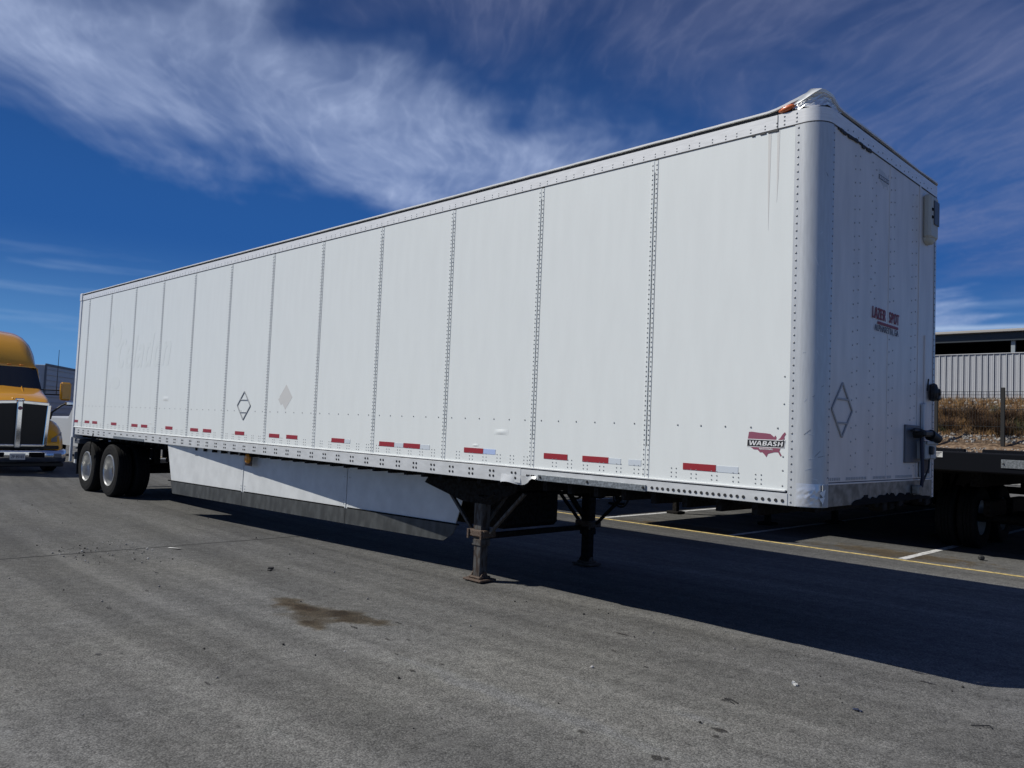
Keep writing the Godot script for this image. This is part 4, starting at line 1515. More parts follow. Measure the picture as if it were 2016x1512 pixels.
func make_underside(rng: RandomNumberGenerator) -> void:
	var st := mb()
	# floor and crossmembers
	box(st, Vector3(-8.1, 1.20, TZ * 0.5), Vector3(15.8, 0.05, -TZ - 0.10))
	var x := -0.5
	while x > -15.8:
		box(st, Vector3(x, 1.12, TZ * 0.5), Vector3(0.05, 0.10, -TZ - 0.14))
		x -= 0.302
	tp("floor_frame", st, "chassis")
	st = mb()
	box(st, Vector3(-0.8, 1.15, TZ * 0.5), Vector3(1.4, 0.05, 2.2))
	for i in 22:
		var z := -0.62 - i * 0.085
		box(st, Vector3(-0.05 - rng.randf() * 0.05, 1.165 + rng.randf_range(-0.02, 0.05) + 0.03 * sin(i * 0.5), z), Vector3(0.12, rng.randf_range(0.04, 0.09), 0.10), 0.01)
	cyl(st, Vector3(-0.92, 1.13, TZ * 0.5), Vector3(-0.92, 1.02, TZ * 0.5), 0.045, 0.06, 14)
	tp("coupler_plate", st, "chassis")
	st = mb()
	var gp := PackedVector2Array([Vector2(0.60, 1.168), Vector2(2.36, 1.168)])
	for i in 40:
		var q := i / 39.0
		gp.append(Vector2(lerpf(2.36, 0.60, q), 1.176 + (0.012 + 0.05 * sin(PI * pow(1.0 - q, 0.7))) * rng.randf_range(0.55, 1.15)))
	prism(st, gp, 0.006, Transform3D(Basis(Vector3.FORWARD, Vector3.UP, Vector3.RIGHT), Vector3(0.0035, 0, 0)))
	tp("front_grease", st, "dark")
	# side skirt: three panels running inwards towards the front, each with a rubber flap
	var sk := func(px: float) -> float: return -0.02 - (px + 11.0) * 0.0785 if px < -6.33 else -0.386 - (px + 6.33) * 0.088
	var cuts := [-11.06, -8.76, -6.33, -4.30]
	for i in 3:
		var xa: float = cuts[i] + (0.004 if i else 0.0)
		var xb: float = cuts[i + 1] - 0.004
		var za: float = sk.call(xa)
		var zb: float = sk.call(xb)
		var ang := atan2(-(zb - za), xb - xa)
		var bs := Basis(Vector3.UP, ang)
		var L := Vector2(xa, za).distance_to(Vector2(xb, zb))
		var xf := Transform3D(bs, Vector3(xa, 0, za))
		st = mb()
		var poly := PackedVector2Array([Vector2(0, 0.515), Vector2(L, 0.515), Vector2(L, 1.125), Vector2(0, 1.125)])
		if i == 0:
			poly = PackedVector2Array([Vector2(0.14, 0.515), Vector2(L, 0.515), Vector2(L, 1.125), Vector2(-0.06, 1.125)])
		elif i == 2:
			poly = PackedVector2Array([Vector2(0, 0.515), Vector2(L - 0.10, 0.515), Vector2(L + 0.02, 0.86), Vector2(L - 0.05, 1.125), Vector2(0, 1.125)])
		prism(st, poly, -0.012, xf)
		var p := tp("skirt_panel", st, "skirt_white")
		st = mb()
		var fl := PackedVector2Array([Vector2(0.0, 0.33), Vector2(L, 0.33), Vector2(L, 0.525), Vector2(0.0, 0.525)])
		if i == 0:
			fl = PackedVector2Array([Vector2(0.22, 0.33), Vector2(L, 0.33), Vector2(L, 0.525), Vector2(0.14, 0.525)])
		elif i == 2:
			fl = PackedVector2Array([Vector2(0, 0.33), Vector2(L - 0.26, 0.33), Vector2(L - 0.12, 0.42), Vector2(L - 0.06, 0.525), Vector2(0, 0.525)])
		prism(st, fl, 0.010, xf * Transform3D(Basis.IDENTITY, Vector3(0, 0, 0.003)))
		part("rubber_flap", st, "rubber_flap", p)
		st = mb()
		box(st, xf * Vector3(L * 0.5, 0.532, 0.006), Vector3(L * 0.97, 0.018, 0.012), 0.002, bs)
		part("flap_strip", st, "dark", p)
		st = mb()
		if i < 2:
			box(st, xf * Vector3(L - 0.016, 0.82, 0.003), Vector3(0.028, 0.58, 0.007), 0.002, bs)
			for yy in [0.58, 0.62, 0.92]:
				for dx in [-0.05, 0.05]:
					cyl(st, xf * Vector3(L + dx, yy, 0.0), xf * Vector3(L + dx, yy, 0.008), 0.009, 0.007, 6)
			part("edge_strip", st, "skirt_white", p)
		for q in [[0.45, 0.98], [0.5, 0.62], [1.3, 0.60]]:
			cyl(st, xf * Vector3(q[0], q[1], 0.0), xf * Vector3(q[0], q[1], 0.007), 0.008, 0.006, 6)
	# small printed mark and scribbles on the skirt
	st = mb()
	box(st, Vector3(-10.15, 0.99, -0.088), Vector3(0.10, 0.016, 0.004), 0, Basis(Vector3.UP, 0.078))
	box(st, Vector3(-4.62, 0.93, -0.53), Vector3(0.12, 0.016, 0.004), 0, Basis(Vector3.UP, 0.088))
	box(st, Vector3(-4.58, 0.90, -0.534), Vector3(0.10, 0.012, 0.004), 0, Basis(Vector3.UP, 0.088))
	tp("skirt_marks", st, "rivet")
	# amber side lamp on a bracket at the rail
	st = mb()
	box(st, Vector3(-8.50, 1.03, -0.13), Vector3(0.20, 0.20, 0.012), 0.004)
	box(st, Vector3(-8.50, 1.12, -0.09), Vector3(0.20, 0.012, 0.09), 0.004)
	var lb := tp("side_lamp_bracket", st, "rust")
	st = mb()
	lathe(st, Vector3(-8.50, 1.035, -0.122), Vector3.BACK, [Vector2(0.075, 0.0), Vector2(0.07, 0.022), Vector2(0.045, 0.04), Vector2(0.0, 0.046)], 18)
	part("lamp_lens", st, "amber_lens", lb)
	# landing gear
	for s in [0, 1]:
		var z: float = -0.44 if s == 0 else -2.24
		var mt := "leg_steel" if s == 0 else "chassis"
		st = mb()
		box(st, Vector3(-3.84, 0.78, z), Vector3(0.135, 0.72, 0.13), 0.012)
		box(st, Vector3(-3.84, 0.255, z), Vector3(0.118, 0.46, 0.11), 0.010)
		box(st, Vector3(-3.84, 0.415, z), Vector3(0.15, 0.075, 0.14), 0.008)
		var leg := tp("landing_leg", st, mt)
		st = mb()
		box(st, Vector3(-3.84, 0.51, z), Vector3(0.27, 0.075, 0.19), 0.012)
		box(st, Vector3(-3.94, 0.50, z + 0.10), Vector3(0.03, 0.10, 0.02), 0.004)
		box(st, Vector3(-3.74, 0.50, z + 0.10), Vector3(0.03, 0.10, 0.02), 0.004)
		part("leg_clamp", st, "rust", leg)
		st = mb()
		box(st, Vector3(-3.84, 0.022, z), Vector3(0.28, 0.024, 0.24), 0.008)
		box(st, Vector3(-3.84, 0.046, z), Vector3(0.18, 0.024, 0.17), 0.010)
		for sx in [-0.075, 0.075]:
			prism(st, PackedVector2Array([Vector2(-0.055, 0.0), Vector2(0.055, 0.0), Vector2(0.02, 0.05), Vector2(-0.02, 0.05)]), 0.012, Transform3D(Basis(Vector3.BACK, Vector3.UP, Vector3.LEFT), Vector3(-3.84 + sx, 0.055, z)))
		part("foot_plate", st, "rust", leg)
		st = mb()
		for sx in [-1.0, 1.0]:
			bar(st, Vector3(-3.84 + sx * 0.13, 0.52, z), Vector3(-3.84 + sx * 0.62, 0.98, z), 0.040, 0.032, Vector3.BACK, 0.004)
		bar(st, Vector3(-3.86, 0.58, z - 0.05 if s == 0 else z + 0.05), Vector3(-3.86, 1.08, z - 0.55 if s == 0 else z + 0.55), 0.05, 0.05, Vector3.RIGHT, 0.004)
		part("leg_brace", st, mt, leg)
	st = mb()
	prism(st, PackedVector2Array([Vector2(-4.72, 0.985), Vector2(-4.05, 0.83), Vector2(-3.62, 0.83), Vector2(-3.25, 1.0), Vector2(-3.25, 1.12), Vector2(-4.6, 1.12)]), 0.012, Transform3D(Basis.IDENTITY, Vector3(0, 0, -0.36)))
	box(st, Vector3(-4.0, 1.06, -0.62), Vector3(1.35, 0.12, 0.5), 0.01)
	tp("leg_mount", st, "chassis")
	st = mb()
	prism(st, PackedVector2Array([Vector2(-4.6, 0.985), Vector2(-4.05, 0.83), Vector2(-3.62, 0.83), Vector2(-3.25, 1.0), Vector2(-3.25, 1.12), Vector2(-4.6, 1.12)]), 0.012, Transform3D(Basis.IDENTITY, Vector3(0, 0, -2.20)))
	tp("leg_mount", st, "chassis")
	st = mb()
	box(st, Vector3(-3.90, 0.46, -1.34), Vector3(0.06, 0.06, 1.75), 0.006)
	box(st, Vector3(-3.84, 0.90, -1.34), Vector3(0.04, 0.04, 1.75), 0.004)
	tp("leg_crossbar", st, "chassis")
	st = mb()
	box(st, Vector3(-4.35, 0.82, -1.30), Vector3(0.9, 0.62, 0.95), 0.05)
	tp("spare_carrier", st, "chassis")
	st = mb()
	pipe(st, [Vector3(-3.72, 0.92, -0.33), Vector3(-3.72, 0.92, -0.26), Vector3(-3.60, 0.90, -0.25), Vector3(-3.48, 0.96, -0.26)], 0.012, 8)
	tp("crank_handle", st, "chassis")
	st = mb()
	var ring := []
	for i in 13:
		var a := PI * (0.9 + 1.2 * i / 12.0)
		ring.append(Vector3(-3.40 + 0.11 * cos(a), 0.88 + 0.13 * sin(a), -2.3))
	pipe(st, ring, 0.014, 6)
	ring = []
	for i in 13:
		var a := PI * (0.9 + 1.2 * i / 12.0)
		ring.append(Vector3(-4.10 + 0.11 * cos(a), 0.90 + 0.11 * sin(a), -2.3))
	pipe(st, ring, 0.014, 6)
	tp("hose_loop", st, "plastic")
	# bogie
	st = mb()
	for z in [-0.78, -1.82]:
		box(st, Vector3(-14.4, 1.02, z), Vector3(3.0, 0.16, 0.12), 0.01)
		for xx in [-13.87, -15.15]:
			box(st, Vector3(xx + 0.35, 0.84, z), Vector3(0.12, 0.4, 0.12), 0.01)
			bar(st, Vector3(xx + 0.4, 0.72, z), Vector3(xx - 0.35, 0.60, z), 0.12, 0.10, Vector3.BACK, 0.01)
			cyl(st, Vector3(xx - 0.35, 0.66, z), Vector3(xx - 0.35, 0.92, z), 0.13, 0.13, 14)
	for xx in [-13.87, -15.15]:
		cyl(st, Vector3(xx, 0.5, -0.2), Vector3(xx, 0.5, -2.4), 0.065, 0.065, 12)
	for xx in [-12.6, -12.2]:
		cyl(st, Vector3(xx, 0.86, -0.7), Vector3(xx, 0.86, -1.9), 0.15, 0.15, 18)
	tp("bogie", st, "chassis")
	for xx in [-13.87, -15.15]:
		for z in [-0.165, -0.50, -2.10, -2.435]:
			var out := Vector3.BACK if z > -1.0 else Vector3.FORWARD
			wheel(T, Vector3(xx, 0.502, z) - T.position, out, absf(z + 1.3) > 1.0)
	# mud flaps and a tool box at the tail
	for z in [-0.35, -2.25]:
		st = mb()
		box(st, Vector3(-15.82, 0.66, z), Vector3(0.014, 0.72, 0.60), 0.004)
		tp("mud_flap", st, "plastic")
	st = mb()
	box(st, Vector3(-15.9, 0.98, -0.25), Vector3(0.3, 0.10, 0.4), 0.01)
	box(st, Vector3(-15.95, 0.84, -0.2), Vector3(0.1, 0.04, 0.3), 0.005)
	box(st, Vector3(-15.9, 0.68, -0.12), Vector3(0.03, 0.16, 0.2), 0.01)
	tp("tail_bracket", st, "grey_plate")
	make_nose_gear()


func make_nose_gear() -> void:
	# tracker box high on the front, right of centre
	var st := mb()
	box(st, Vector3(0.035, 3.70, -2.20), Vector3(0.07, 0.40, 0.22), 0.02)
	var t := tp("tracker_box", st, "cream")
	st = mb()
	box(st, Vector3(0.074, 3.74, -2.235), Vector3(0.012, 0.22, 0.13), 0.004)
	part("solar_cell", st, "grey_plate", t)
	st = mb()
	for y in [3.69, 3.76]:
		box(st, Vector3(0.073, y, -2.135), Vector3(0.012, 0.025, 0.03), 0.004)
	part("port", st, "dark", t)
	st = mb()
	var dr := []
	for a in 6:
		var row := []
		for b in 9:
			var an := PI * b / 8.0
			var k := cos(PI * 0.5 * a / 5.0)
			row.append(Vector3(0.004 + 0.065 * sin(an) * (0.4 + 0.6 * k), 3.505 - 0.05 * sin(PI * 0.5 * a / 5.0), -2.20 + 0.10 * cos(an) * k))
		dr.append(row)
	sheet(st, dr, func(_p): return Vector3(1, -0.3, 0))
	part("rounded_foot", st, "cream", t)
	# round black lamp housing
	st = mb()
	lathe(st, Vector3(0.01, 2.125, -2.33), Vector3(0.9, 0, -0.35).normalized(), [Vector2(0.075, 0.0), Vector2(0.085, 0.03), Vector2(0.07, 0.055), Vector2(0.035, 0.065), Vector2(0.03, 0.085), Vector2(0.0, 0.09)], 18)
	box(st, Vector3(0.055, 2.10, -2.36), Vector3(0.06, 0.10, 0.07), 0.015)
	bar(st, Vector3(0.02, 2.24, -2.25), Vector3(0.02, 2.13, -2.22), 0.012, 0.01)
	tp("black_socket", st, "plastic")
	# service plate with air couplings
	st = mb()
	box(st, Vector3(0.009, 1.65, -1.875), Vector3(0.018, 0.325, 0.36), 0.004)
	tp("service_plate", st, "grey_plate")
	st = mb()
	cyl(st, Vector3(0.018, 1.745, -1.90), Vector3(0.085, 1.745, -1.90), 0.045, 0.04, 12)
	box(st, Vector3(0.09, 1.745, -1.98), Vector3(0.07, 0.055, 0.24), 0.015)
	cyl(st, Vector3(0.09, 1.735, -2.08), Vector3(0.12, 1.70, -2.20), 0.05, 0.04, 12)
	box(st, Vector3(0.10, 1.70, -2.20), Vector3(0.06, 0.06, 0.10), 0.015)
	box(st, Vector3(0.06, 1.765, -1.80), Vector3(0.04, 0.02, 0.14), 0.006)
	tp("air_coupling", st, "plastic")
	st = mb()
	box(st, Vector3(0.05, 1.60, -2.11), Vector3(0.09, 0.16, 0.27), 0.012)
	box(st, Vector3(0.10, 1.665, -2.11), Vector3(0.02, 0.03, 0.27), 0.006)
	tp("valve_box", st, "pale_box")
	st = mb()
	box(st, Vector3(0.105, 1.60, -2.07), Vector3(0.04, 0.075, 0.07), 0.012)
	tp("seven_pin_socket", st, "plastic")
	st = mb()
	box(st, Vector3(0.012, 1.45, -2.20), Vector3(0.012, 0.18, 0.28), 0.004)
	var v := tp("vent_frame", st, "pale_box")
	st = mb()
	box(st, Vector3(0.020, 1.455, -2.20), Vector3(0.006, 0.125, 0.20), 0.002)
	part("vent_mesh", st, "brown_mesh", v)
	st = mb()
	box(st, Vector3(0.02, 1.88, -2.12), Vector3(0.03, 0.26, 0.045), 0.006)
	box(st, Vector3(0.02, 1.90, -2.16), Vector3(0.02, 0.24, 0.03), 0.004)
	tp("conduit", st, "post_metal")
	st = mb()
	pipe(st, [Vector3(0.07, 1.72, -1.92), Vector3(0.07, 1.50, -1.95), Vector3(0.065, 1.36, -1.98), Vector3(0.05, 1.28, -2.0)], 0.016, 8)
	tp("air_hose", st, "hose_blue")
	st = mb()
	pipe(st, [Vector3(0.09, 1.56, -2.08), Vector3(0.085, 1.44, -2.07), Vector3(0.07, 1.36, -2.02), Vector3(0.05, 1.30, -2.02)], 0.008, 6)
	tp("cable", st, "plastic")
	st = mb()
	box(st, Vector3(0.035, 1.255, -1.93), Vector3(0.06, 0.08, 0.10), 0.01)
	tp("junction_box", st, "front_sill")


# ---------------------------------------------------------------- tractor: bumper at the local origin, facing +x
func make_tractor() -> void:
	var t := thing("semi_truck", "yellow sleeper semi truck with chrome grille facing the camera at the far left", "truck", Vector3(-20.0, 0, 0.05))
	var st := mb()
	# sleeper and cab, lofted
	var rows := []
	for s in [[-2.62, 0.98, 2.72, 2.76, 0.10], [-2.72, 0.99, 2.70, 2.92, 0.22], [-2.95, 1.02, 2.68, 3.16, 0.36], [-3.25, 1.06, 2.66, 3.42, 0.44], [-3.65, 1.10, 2.64, 3.62, 0.48], [-4.2, 1.14, 2.62, 3.76, 0.48], [-5.0, 1.18, 2.60, 3.86, 0.42], [-6.4, 1.20, 2.60, 3.92, 0.36]]:
		rows.append(arch(s[0], s[1], s[2], s[3], s[4], 0.05))
	sheet(st, rows, func(p): return Vector3(0.4, p.y - 2.4, p.z))
	end_cap(st, rows[-1], Vector3.LEFT)
	end_cap(st, rows[0], Vector3.RIGHT)
	part("roof_fairing", st, "truck_yellow", t)
	st = mb()
	rows = []
	for s in [[-1.92, 0.97, 1.0, 2.02, 0.10], [-2.15, 1.0, 0.9, 2.22, 0.10], [-2.66, 1.02, 0.85, 2.76, 0.12], [-3.6, 1.08, 0.7, 2.80, 0.10], [-4.3, 1.14, 0.7, 2.80, 0.1], [-6.4, 1.20, 0.7, 2.80, 0.1]]:
		rows.append(arch(s[0], s[1], s[2], s[3], s[4], 0.01))
	sheet(st, rows, func(p): return Vector3(0.3, p.y - 1.6, p.z * 2.0))
	end_cap(st, rows[-1], Vector3.LEFT)
	part("cab", st, "truck_yellow", t)
	# windscreen: two panes standing just off the sloping cab front
	for s in [1.0, -1.0]:
		st = mb()
		rows = []
		for a in 7:
			var row := []
			for b in 9:
				var q := b / 8.0
				var v := a / 6.0
				var z: float = s * (0.0 + 0.95 * q)
				var bow := 0.16 * pow(q, 2.5)
				row.append(Vector3(lerpf(-1.80, -2.50, v) - bow + 0.08, lerpf(2.12, 2.74, v), z))
			rows.append(row)
		sheet(st, rows, func(_p): return Vector3(1, 0.4, 0))
		part("windscreen", st, "glass_dark", t)
	for s in [1.0, -1.0]:
		st = mb()
		box(st, Vector3(-3.15, 2.35, s * 1.065), Vector3(0.85, 0.52, 0.03), 0.01)
		part("side_window", st, "glass_dark", t)
		st = mb()
		pipe(st, [Vector3(-2.04, 2.08, s * 0.92), Vector3(-2.62, 2.70, s * 0.97)], 0.05, 8)
		part("windscreen_pillar", st, "truck_yellow", t)
	st = mb()
	box(st, Vector3(-2.58, 2.745, 0), Vector3(0.16, 0.035, 1.86), 0.01)
	part("visor", st, "truck_yellow", t)
	for k in 5:
		st = mb()
		box(st, Vector3(-2.60, 2.80, -0.6 + k * 0.3), Vector3(0.08, 0.04, 0.11), 0.015)
		part("roof_lamp", st, "amber_lens", t)
	# bonnet
	st = mb()
	rows = []
	for s in [[-0.14, 0.68, 0.7, 1.72, 0.08], [-0.30, 0.74, 0.7, 1.84, 0.12], [-0.8, 0.84, 0.75, 1.97, 0.16], [-1.4, 0.93, 0.8, 2.07, 0.18], [-1.95, 1.0, 0.9, 2.17, 0.16]]:
		rows.append(arch(s[0], s[1], s[2], s[3], s[4], 0.05))
	sheet(st, rows, func(p): return Vector3(0.2, p.y - 1.2, p.z))
	end_cap(st, rows[0], Vector3.RIGHT)
	part("bonnet", st, "truck_yellow", t)
	for s in [1.0, -1.0]:
		st = mb()
		pipe(st, [Vector3(-0.25, 1.855, s * 0.10), Vector3(-0.9, 2.005, s * 0.28), Vector3(-1.9, 2.205, s * 0.46)], 0.014, 6)
		part("bonnet_crease", st, "truck_yellow", t)
		# wing with wheel arch
		st = mb()
		rows = []
		for w in [[-0.10, 0.58, 1.10, 0.98], [-0.22, 0.58, 1.24, 1.08], [-0.5, 0.60, 1.36, 1.15], [-0.95, 0.66, 1.40, 1.18], [-1.4, 0.70, 1.36, 1.19], [-1.8, 0.72, 1.22, 1.18], [-2.0, 0.6, 0.98, 1.16]]:
			var row := []
			for b in 9:
				var a := PI * 0.5 * b / 8.0
				row.append(Vector3(w[0], w[1] + (w[2] - w[1]) * pow(sin(a), 0.75), s * (0.62 + (w[3] - 0.62) * pow(cos(a), 0.7))))
			rows.append(row)
		sheet(st, rows, func(p): return Vector3(0.4, p.y - 0.9, p.z))
		end_cap(st, rows[0] + [Vector3(-0.10, 0.6, s * 0.62)], Vector3.RIGHT)
		part("wing", st, "truck_yellow", t)
		st = mb()
		rows = []
		for a in 6:
			var row := []
			for b in 8:
				var q := b / 7.0
				var v := a / 5.0
				row.append(Vector3(-0.05 - 0.16 * q * q, lerpf(0.80, 0.88 + 0.17 * q, v), s * lerpf(0.76, 1.03, q)))
			rows.append(row)
		sheet(st, rows, func(_p): return Vector3(1, 0.2, 0))
		part("headlight", st, "lens_clear", t)
		# grille half with bright surround
		st = mb()
		var gx := -0.02
		prism(st, PackedVector2Array([Vector2(s * 0.06, 0.72), Vector2(s * 0.60, 0.72), Vector2(s * 0.64, 1.74), Vector2(s * 0.06, 1.76)]), 0.10, Transform3D(Basis(Vector3.BACK, Vector3.UP, Vector3.LEFT), Vector3(-0.03, 0, 0)))
		part("grille", st, "grille_black", t)
		st = mb()
		bar(st, Vector3(gx, 0.70, s * 0.07), Vector3(gx, 0.70, s * 0.60), 0.06, 0.09, Vector3.UP, 0.012)
		bar(st, Vector3(gx, 0.70, s * 0.60), Vector3(gx - 0.02, 1.72, s * 0.655), 0.085, 0.09, Vector3.BACK, 0.012)
		bar(st, Vector3(gx - 0.02, 1.735, s * 0.65), Vector3(gx - 0.02, 1.77, s * 0.07), 0.08, 0.09, Vector3.UP, 0.012)
		part("grille_surround", st, "chrome", t)
		# door mirrors on two arms
		st = mb()
		for yy in [2.02, 2.14]:
			bar(st, Vector3(-2.0, yy, s * 0.98), Vector3(-1.72, yy, s * 1.36), 0.035, 0.035, Vector3.UP, 0.006)
		part("mirror_arm", st, "plastic", t)
		st = mb()
		box(st, Vector3(-1.68, 2.12, s * 1.47), Vector3(0.16, 0.50, 0.26), 0.04)
		part("door_mirror", st, "truck_yellow", t)
		# bonnet mirror
		st = mb()
		bar(st, Vector3(-0.85, 1.36, s * 0.90), Vector3(-0.80, 1.52, s * 0.92), 0.07, 0.06, Vector3.BACK, 0.01)
		pipe(st, [Vector3(-0.82, 1.50, s * 0.90), Vector3(-0.72, 1.72, s * 1.12), Vector3(-0.70, 1.78, s * 1.22)], 0.022, 8)
		part("bonnet_mirror_arm", st, "plastic", t)
		st = mb()
		box(st, Vector3(-0.70, 1.79, s * 1.32), Vector3(0.10, 0.12, 0.24), 0.03)
		part("bonnet_mirror", st, "chrome", t)
		st = mb()
		cyl(st, Vector3(-1.72, 2.02, s * 1.26), Vector3(-1.72, 3.25, s * 1.26), 0.012, 0.006, 6)
		part("aerial", st, "plastic", t)
		wheel(t, Vector3(-1.15, 0.5, s * 1.03), Vector3(0, 0, s), true, 28, "chrome")
		for xx in [-6.6, -7.9]:
			wheel(t, Vector3(xx, 0.5, s * 1.08), Vector3(0, 0, s), true, 24, "chrome")
			wheel(t, Vector3(xx, 0.5, s * 0.75), Vector3(0, 0, s), false, 24, "chrome")
	# centre bar with its oval badge
	st = mb()
	box(st, Vector3(0.0, 1.22, 0), Vector3(0.09, 1.16, 0.13), 0.02)
	box(st, Vector3(-0.06, 1.83, 0), Vector3(0.12, 0.06, 0.20), 0.02)
	part("grille_bar", st, "chrome", t)
	st = mb()
	lathe(st, Vector3(0.046, 1.62, 0), Vector3.RIGHT, [Vector2(0.048, 0), Vector2(0.046, 0.008), Vector2(0, 0.010)], 20)
	part("badge", st, "decal_red", t)
	# bumper
	st = mb()
	rows = []
	for z in [[-1.18, -0.34], [-1.15, -0.16], [-1.0, -0.06], [-0.6, 0.0], [0.0, 0.02], [0.6, 0.0], [1.0, -0.06], [1.15, -0.16], [1.18, -0.34]]:
		rows.append([Vector3(z[1] - 0.12, 0.27, z[0]), Vector3(z[1], 0.31, z[0]), Vector3(z[1] + 0.02, 0.44, z[0]), Vector3(z[1], 0.56, z[0]), Vector3(z[1] - 0.06, 0.60, z[0]), Vector3(z[1] - 0.25, 0.60, z[0])])
	sheet(st, rows, func(p): return Vector3(1, (p.y - 0.44) * 2.0, p.z * 0.4))
	part("bumper", st, "chrome", t)
	for s in [1.0, -1.0]:
		st = mb()
		box(st, Vector3(0.01, 0.47, s * 0.44), Vector3(0.06, 0.12, 0.36), 0.02)
		part("tow_opening", st, "dark", t)
		st = mb()
		box(st, Vector3(-0.05, 0.45, s * 0.92), Vector3(0.08, 0.12, 0.2), 0.02)
		part("fog_lamp", st, "lens_clear", t)
	st = mb()
	box(st, Vector3(-0.10, 0.655, 0), Vector3(0.10, 0.09, 1.9), 0.02)
	box(st, Vector3(-0.20, 0.22, 0), Vector3(0.2, 0.10, 2.2), 0.02)
	part("bumper_gap", st, "plastic", t)
	st = mb()
	box(st, Vector3(0.045, 0.43, -0.02), Vector3(0.012, 0.155, 0.33), 0.003)
	var pl := part("number_plate", st, "plate_white", t)
	lettering("plate_lettering", "ZP 95165", Vector3(0.052, 0.425, -0.02), Vector3.FORWARD, 0.27, 0.075, "print_navy", pl, 700)
	st = mb()
	for z in [-0.42, 0.42]:
		box(st, Vector3(-4.6, 0.75, z), Vector3(8.6, 0.26, 0.09), 0.01)
	for xx in [-1.15, -6.6, -7.9]:
		cyl(st, Vector3(xx, 0.5, -0.95), Vector3(xx, 0.5, 0.95), 0.07, 0.07, 10)
	part("frame", st, "chassis", t)
	for s in [1.0, -1.0]:
		st = mb()
		cyl(st, Vector3(-3.0, 0.58, s * 0.86), Vector3(-4.9, 0.58, s * 0.86), 0.3, 0.3, 22)
		part("fuel_tank", st, "chrome", t)


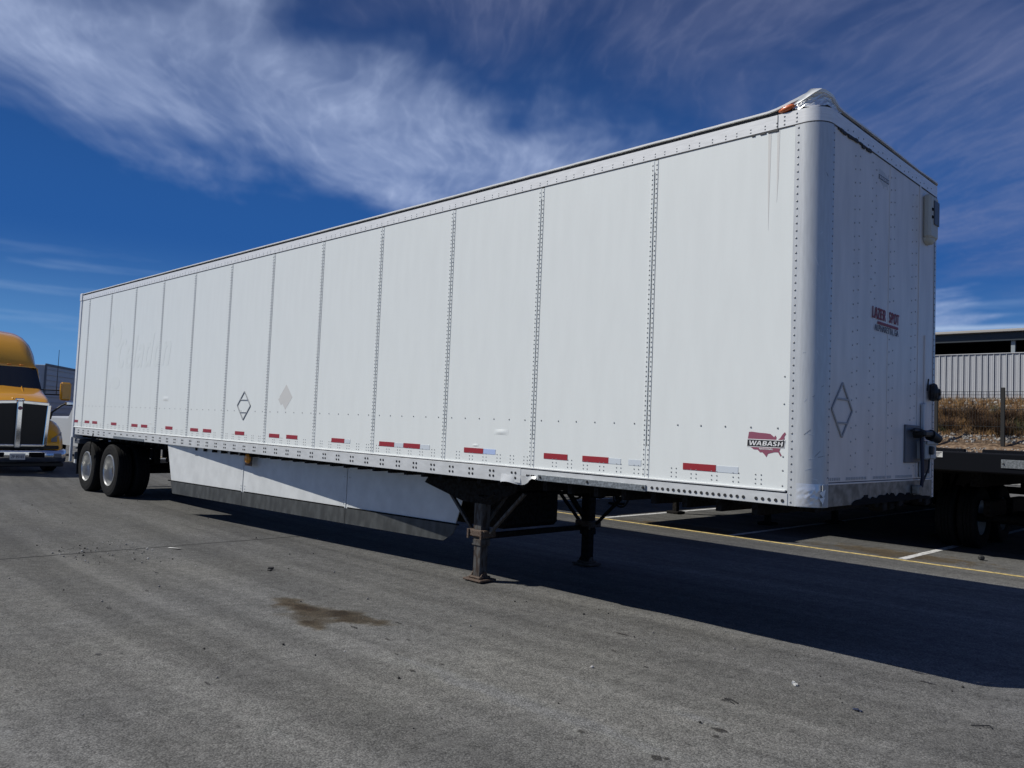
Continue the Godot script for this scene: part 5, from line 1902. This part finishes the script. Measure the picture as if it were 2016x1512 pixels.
func make_far_left() -> void:
	# ribbed box of a parked trailer, its corner showing behind the yellow truck
	var a := Vector3(-47.48, 0, -7.77)
	var b := Vector3(-51.45, 0, -10.33)
	var d := (b - a).normalized()
	var yaw := atan2(-d.z, d.x)
	var t := thing("parked_trailer", "pale grey trailer with horizontal side ribs standing behind the yellow truck", "trailer", a, yaw)
	var st := mb()
	var L := 14.0
	box(st, Vector3(L * 0.5, 2.62, -1.3), Vector3(L, 2.86, 2.5), 0.02)
	part("body", st, "reefer", t)
	for k in 9:
		st = mb()
		box(st, Vector3(L * 0.5, 1.36 + k * 0.31, -0.03), Vector3(L - 0.1, 0.05, 0.06), 0.01)
		part("side_rib", st, "reefer", t)
	st = mb()
	box(st, Vector3(L * 0.5, 4.07, -0.02), Vector3(L + 0.04, 0.12, 0.09), 0.01)
	box(st, Vector3(0.0, 2.62, -0.02), Vector3(0.14, 2.9, 0.09), 0.01)
	box(st, Vector3(L * 0.5, 1.13, -0.02), Vector3(L + 0.04, 0.14, 0.09), 0.01)
	part("edge_rail", st, "grey_plate", t)
	st = mb()
	for z in [-0.8, -1.8]:
		box(st, Vector3(L * 0.5, 0.95, z), Vector3(L - 0.6, 0.24, 0.12))
	part("frame", st, "chassis", t)
	for xx in [10.6, 11.9]:
		for z in [-0.2, -2.4]:
			wheel(t, Vector3(xx, 0.5, z), Vector3(0, 0, 1.0 if z > -1.0 else -1.0), true, 20)
	for z in [-0.5, -2.1]:
		st = mb()
		box(st, Vector3(2.6, 0.5, z), Vector3(0.14, 1.0, 0.14), 0.01)
		part("landing_leg", st, "chassis", t)
	# pale pickup between the two, mostly hidden
	var p := thing("pickup_truck", "white pickup truck mostly hidden between the yellow truck and the box trailer", "pickup", Vector3(-24.5, 0, -4.25))
	st = mb()
	var rows := []
	for s in [[0.0, 0.86, 0.45, 1.10, 0.12], [-0.10, 0.92, 0.42, 1.28, 0.14], [-0.6, 0.95, 0.40, 1.34, 0.16], [-1.25, 0.97, 0.40, 1.38, 0.14]]:
		rows.append(arch(s[0], s[1], s[2], s[3], s[4], 0.05))
	sheet(st, rows, func(q): return Vector3(0.3, q.y - 0.8, q.z))
	end_cap(st, rows[0], Vector3.RIGHT)
	part("bonnet", st, "van_white", p)
	st = mb()
	rows = []
	for s in [[-1.2, 0.97, 0.40, 1.34, 0.1], [-1.9, 0.86, 0.40, 1.86, 0.16], [-2.2, 0.84, 0.40, 1.92, 0.16], [-3.1, 0.84, 0.40, 1.90, 0.16], [-3.4, 0.9, 0.40, 1.40, 0.10], [-5.4, 0.95, 0.45, 1.36, 0.06]]:
		rows.append(arch(s[0], s[1], s[2], s[3], s[4], 0.02))
	sheet(st, rows, func(q): return Vector3(0.2, q.y - 1.0, q.z * 2.0))
	end_cap(st, rows[-1], Vector3.LEFT)
	part("cab_and_bed", st, "van_white", p)
	st = mb()
	quad(st, Vector3(-1.24, 1.44, -0.78), Vector3(-1.24, 1.44, 0.78), Vector3(-1.84, 1.88, 0.70), Vector3(-1.84, 1.88, -0.70), Vector3(1, 0.6, 0))
	part("windscreen", st, "glass_dark", p)
	st = mb()
	box(st, Vector3(0.02, 0.92, 0), Vector3(0.06, 0.36, 1.2), 0.02)
	part("grille", st, "grille_black", p)
	st = mb()
	for k in 7:
		box(st, Vector3(0.055, 0.92, -0.5 + k * 0.166), Vector3(0.03, 0.34, 0.04), 0.008)
	part("grille_bars", st, "chrome", p)
	st = mb()
	box(st, Vector3(0.04, 0.56, 0), Vector3(0.14, 0.18, 1.86), 0.04)
	part("bumper", st, "chrome", p)
	for s in [1.0, -1.0]:
		st = mb()
		box(st, Vector3(0.0, 0.98, s * 0.74), Vector3(0.08, 0.22, 0.22), 0.03)
		part("headlight", st, "lens_clear", p)
		for xx in [-0.85, -4.4]:
			var w := Node3D.new()
			place(w, "wheel", p)
			w.position = Vector3(xx, 0.38, s * 0.83)
			st = mb()
			lathe(st, Vector3.ZERO, Vector3(0, 0, s), [Vector2(0.24, -0.11), Vector2(0.36, -0.12), Vector2(0.385, -0.06), Vector2(0.385, 0.06), Vector2(0.36, 0.12), Vector2(0.24, 0.11)], 24)
			part("tyre", st, "tyre", w)
			st = mb()
			lathe(st, Vector3.ZERO, Vector3(0, 0, s), [Vector2(0.245, 0.10), Vector2(0.22, 0.06), Vector2(0.08, 0.08), Vector2(0.0, 0.09)], 20)
			part("rim", st, "chrome", w)


# ---------------------------------------------------------------- scene
func _ready() -> void:
	var cam := Camera3D.new()
	cam.name = "camera"
	cam.position = Vector3(2.3988, 1.6532, 5.481)
	cam.rotation = Vector3(0.0539, 0.7812, 0.0413)
	cam.fov = 51.495
	cam.near = 0.05
	cam.far = 1500.0
	cam.current = true
	add_child(cam)

	var env := Environment.new()
	env.background_mode = Environment.BG_SKY
	var sky := Sky.new()
	var pano := PanoramaSkyMaterial.new()
	pano.panorama = make_sky()
	sky.sky_material = pano
	env.sky = sky
	env.background_energy_multiplier = 1.0
	env.tonemap_mode = Environment.TONE_MAPPER_LINEAR
	env.tonemap_exposure = 1.0
	env.sdfgi_enabled = true
	env.ssao_enabled = true
	env.ssil_enabled = true
	var we := WorldEnvironment.new()
	we.name = "world_environment"
	we.environment = env
	add_child(we)

	var sun := DirectionalLight3D.new()
	sun.name = "sun"
	sun.light_energy = 1.3
	sun.light_color = Color(1.0, 0.985, 0.95)
	sun.light_angular_distance = 0.5
	sun.shadow_enabled = true
	add_child(sun)
	sun.look_at_from_position(Vector3.ZERO, SUN_DIR, Vector3.UP)

	make_materials()
	make_ground()
	make_markings()
	make_background()
	make_trailer()
	make_flatbed("black flatbed trailer parked in the stall behind the box trailer's landing legs", Vector3(-5.82, 0, -5.72))
	make_flatbed("black flatbed trailer in the stall behind the box trailer's front end", Vector3(-3.2, 0, -7.4))
	make_flatbed("black flatbed trailer farthest left behind the box trailer's side skirt", Vector3(-9.6, 0, -6.0))
	var f := make_flatbed("black flatbed trailer at the right edge with a white label on its end beam", Vector3(-0.6, 0, -22.1), 0.24)
	f.rotation.y = PI
	var st := mb()
	var by := -14.62 - 0.08
	box(st, Vector3(0.83, 1.51, by - 0.005), Vector3(0.15, 0.085, 0.01), 0.002)
	var lb := part("label", st, "plate_white", f)
	st = mb()
	for k in 4:
		box(st, Vector3(0.83 + 0.01 * k, 1.54 - k * 0.02, by - 0.011), Vector3(0.12 - 0.02 * k, 0.007, 0.004))
	part("label_print", st, "print_navy", lb)
	st = mb()
	box(st, Vector3(-0.16, 1.42, by - 0.008), Vector3(0.32, 0.12, 0.016), 0.004)
	var bp := part("bracket_plate", st, "zinc", f)
	st = mb()
	for xx in [-0.29, -0.03]:
		cyl(st, Vector3(xx, 1.42, by - 0.016), Vector3(xx, 1.42, by - 0.028), 0.012, 0.012, 6)
	part("bolts", st, "bolt", bp, true)
	make_tractor()
	make_far_left()
	make_litter()
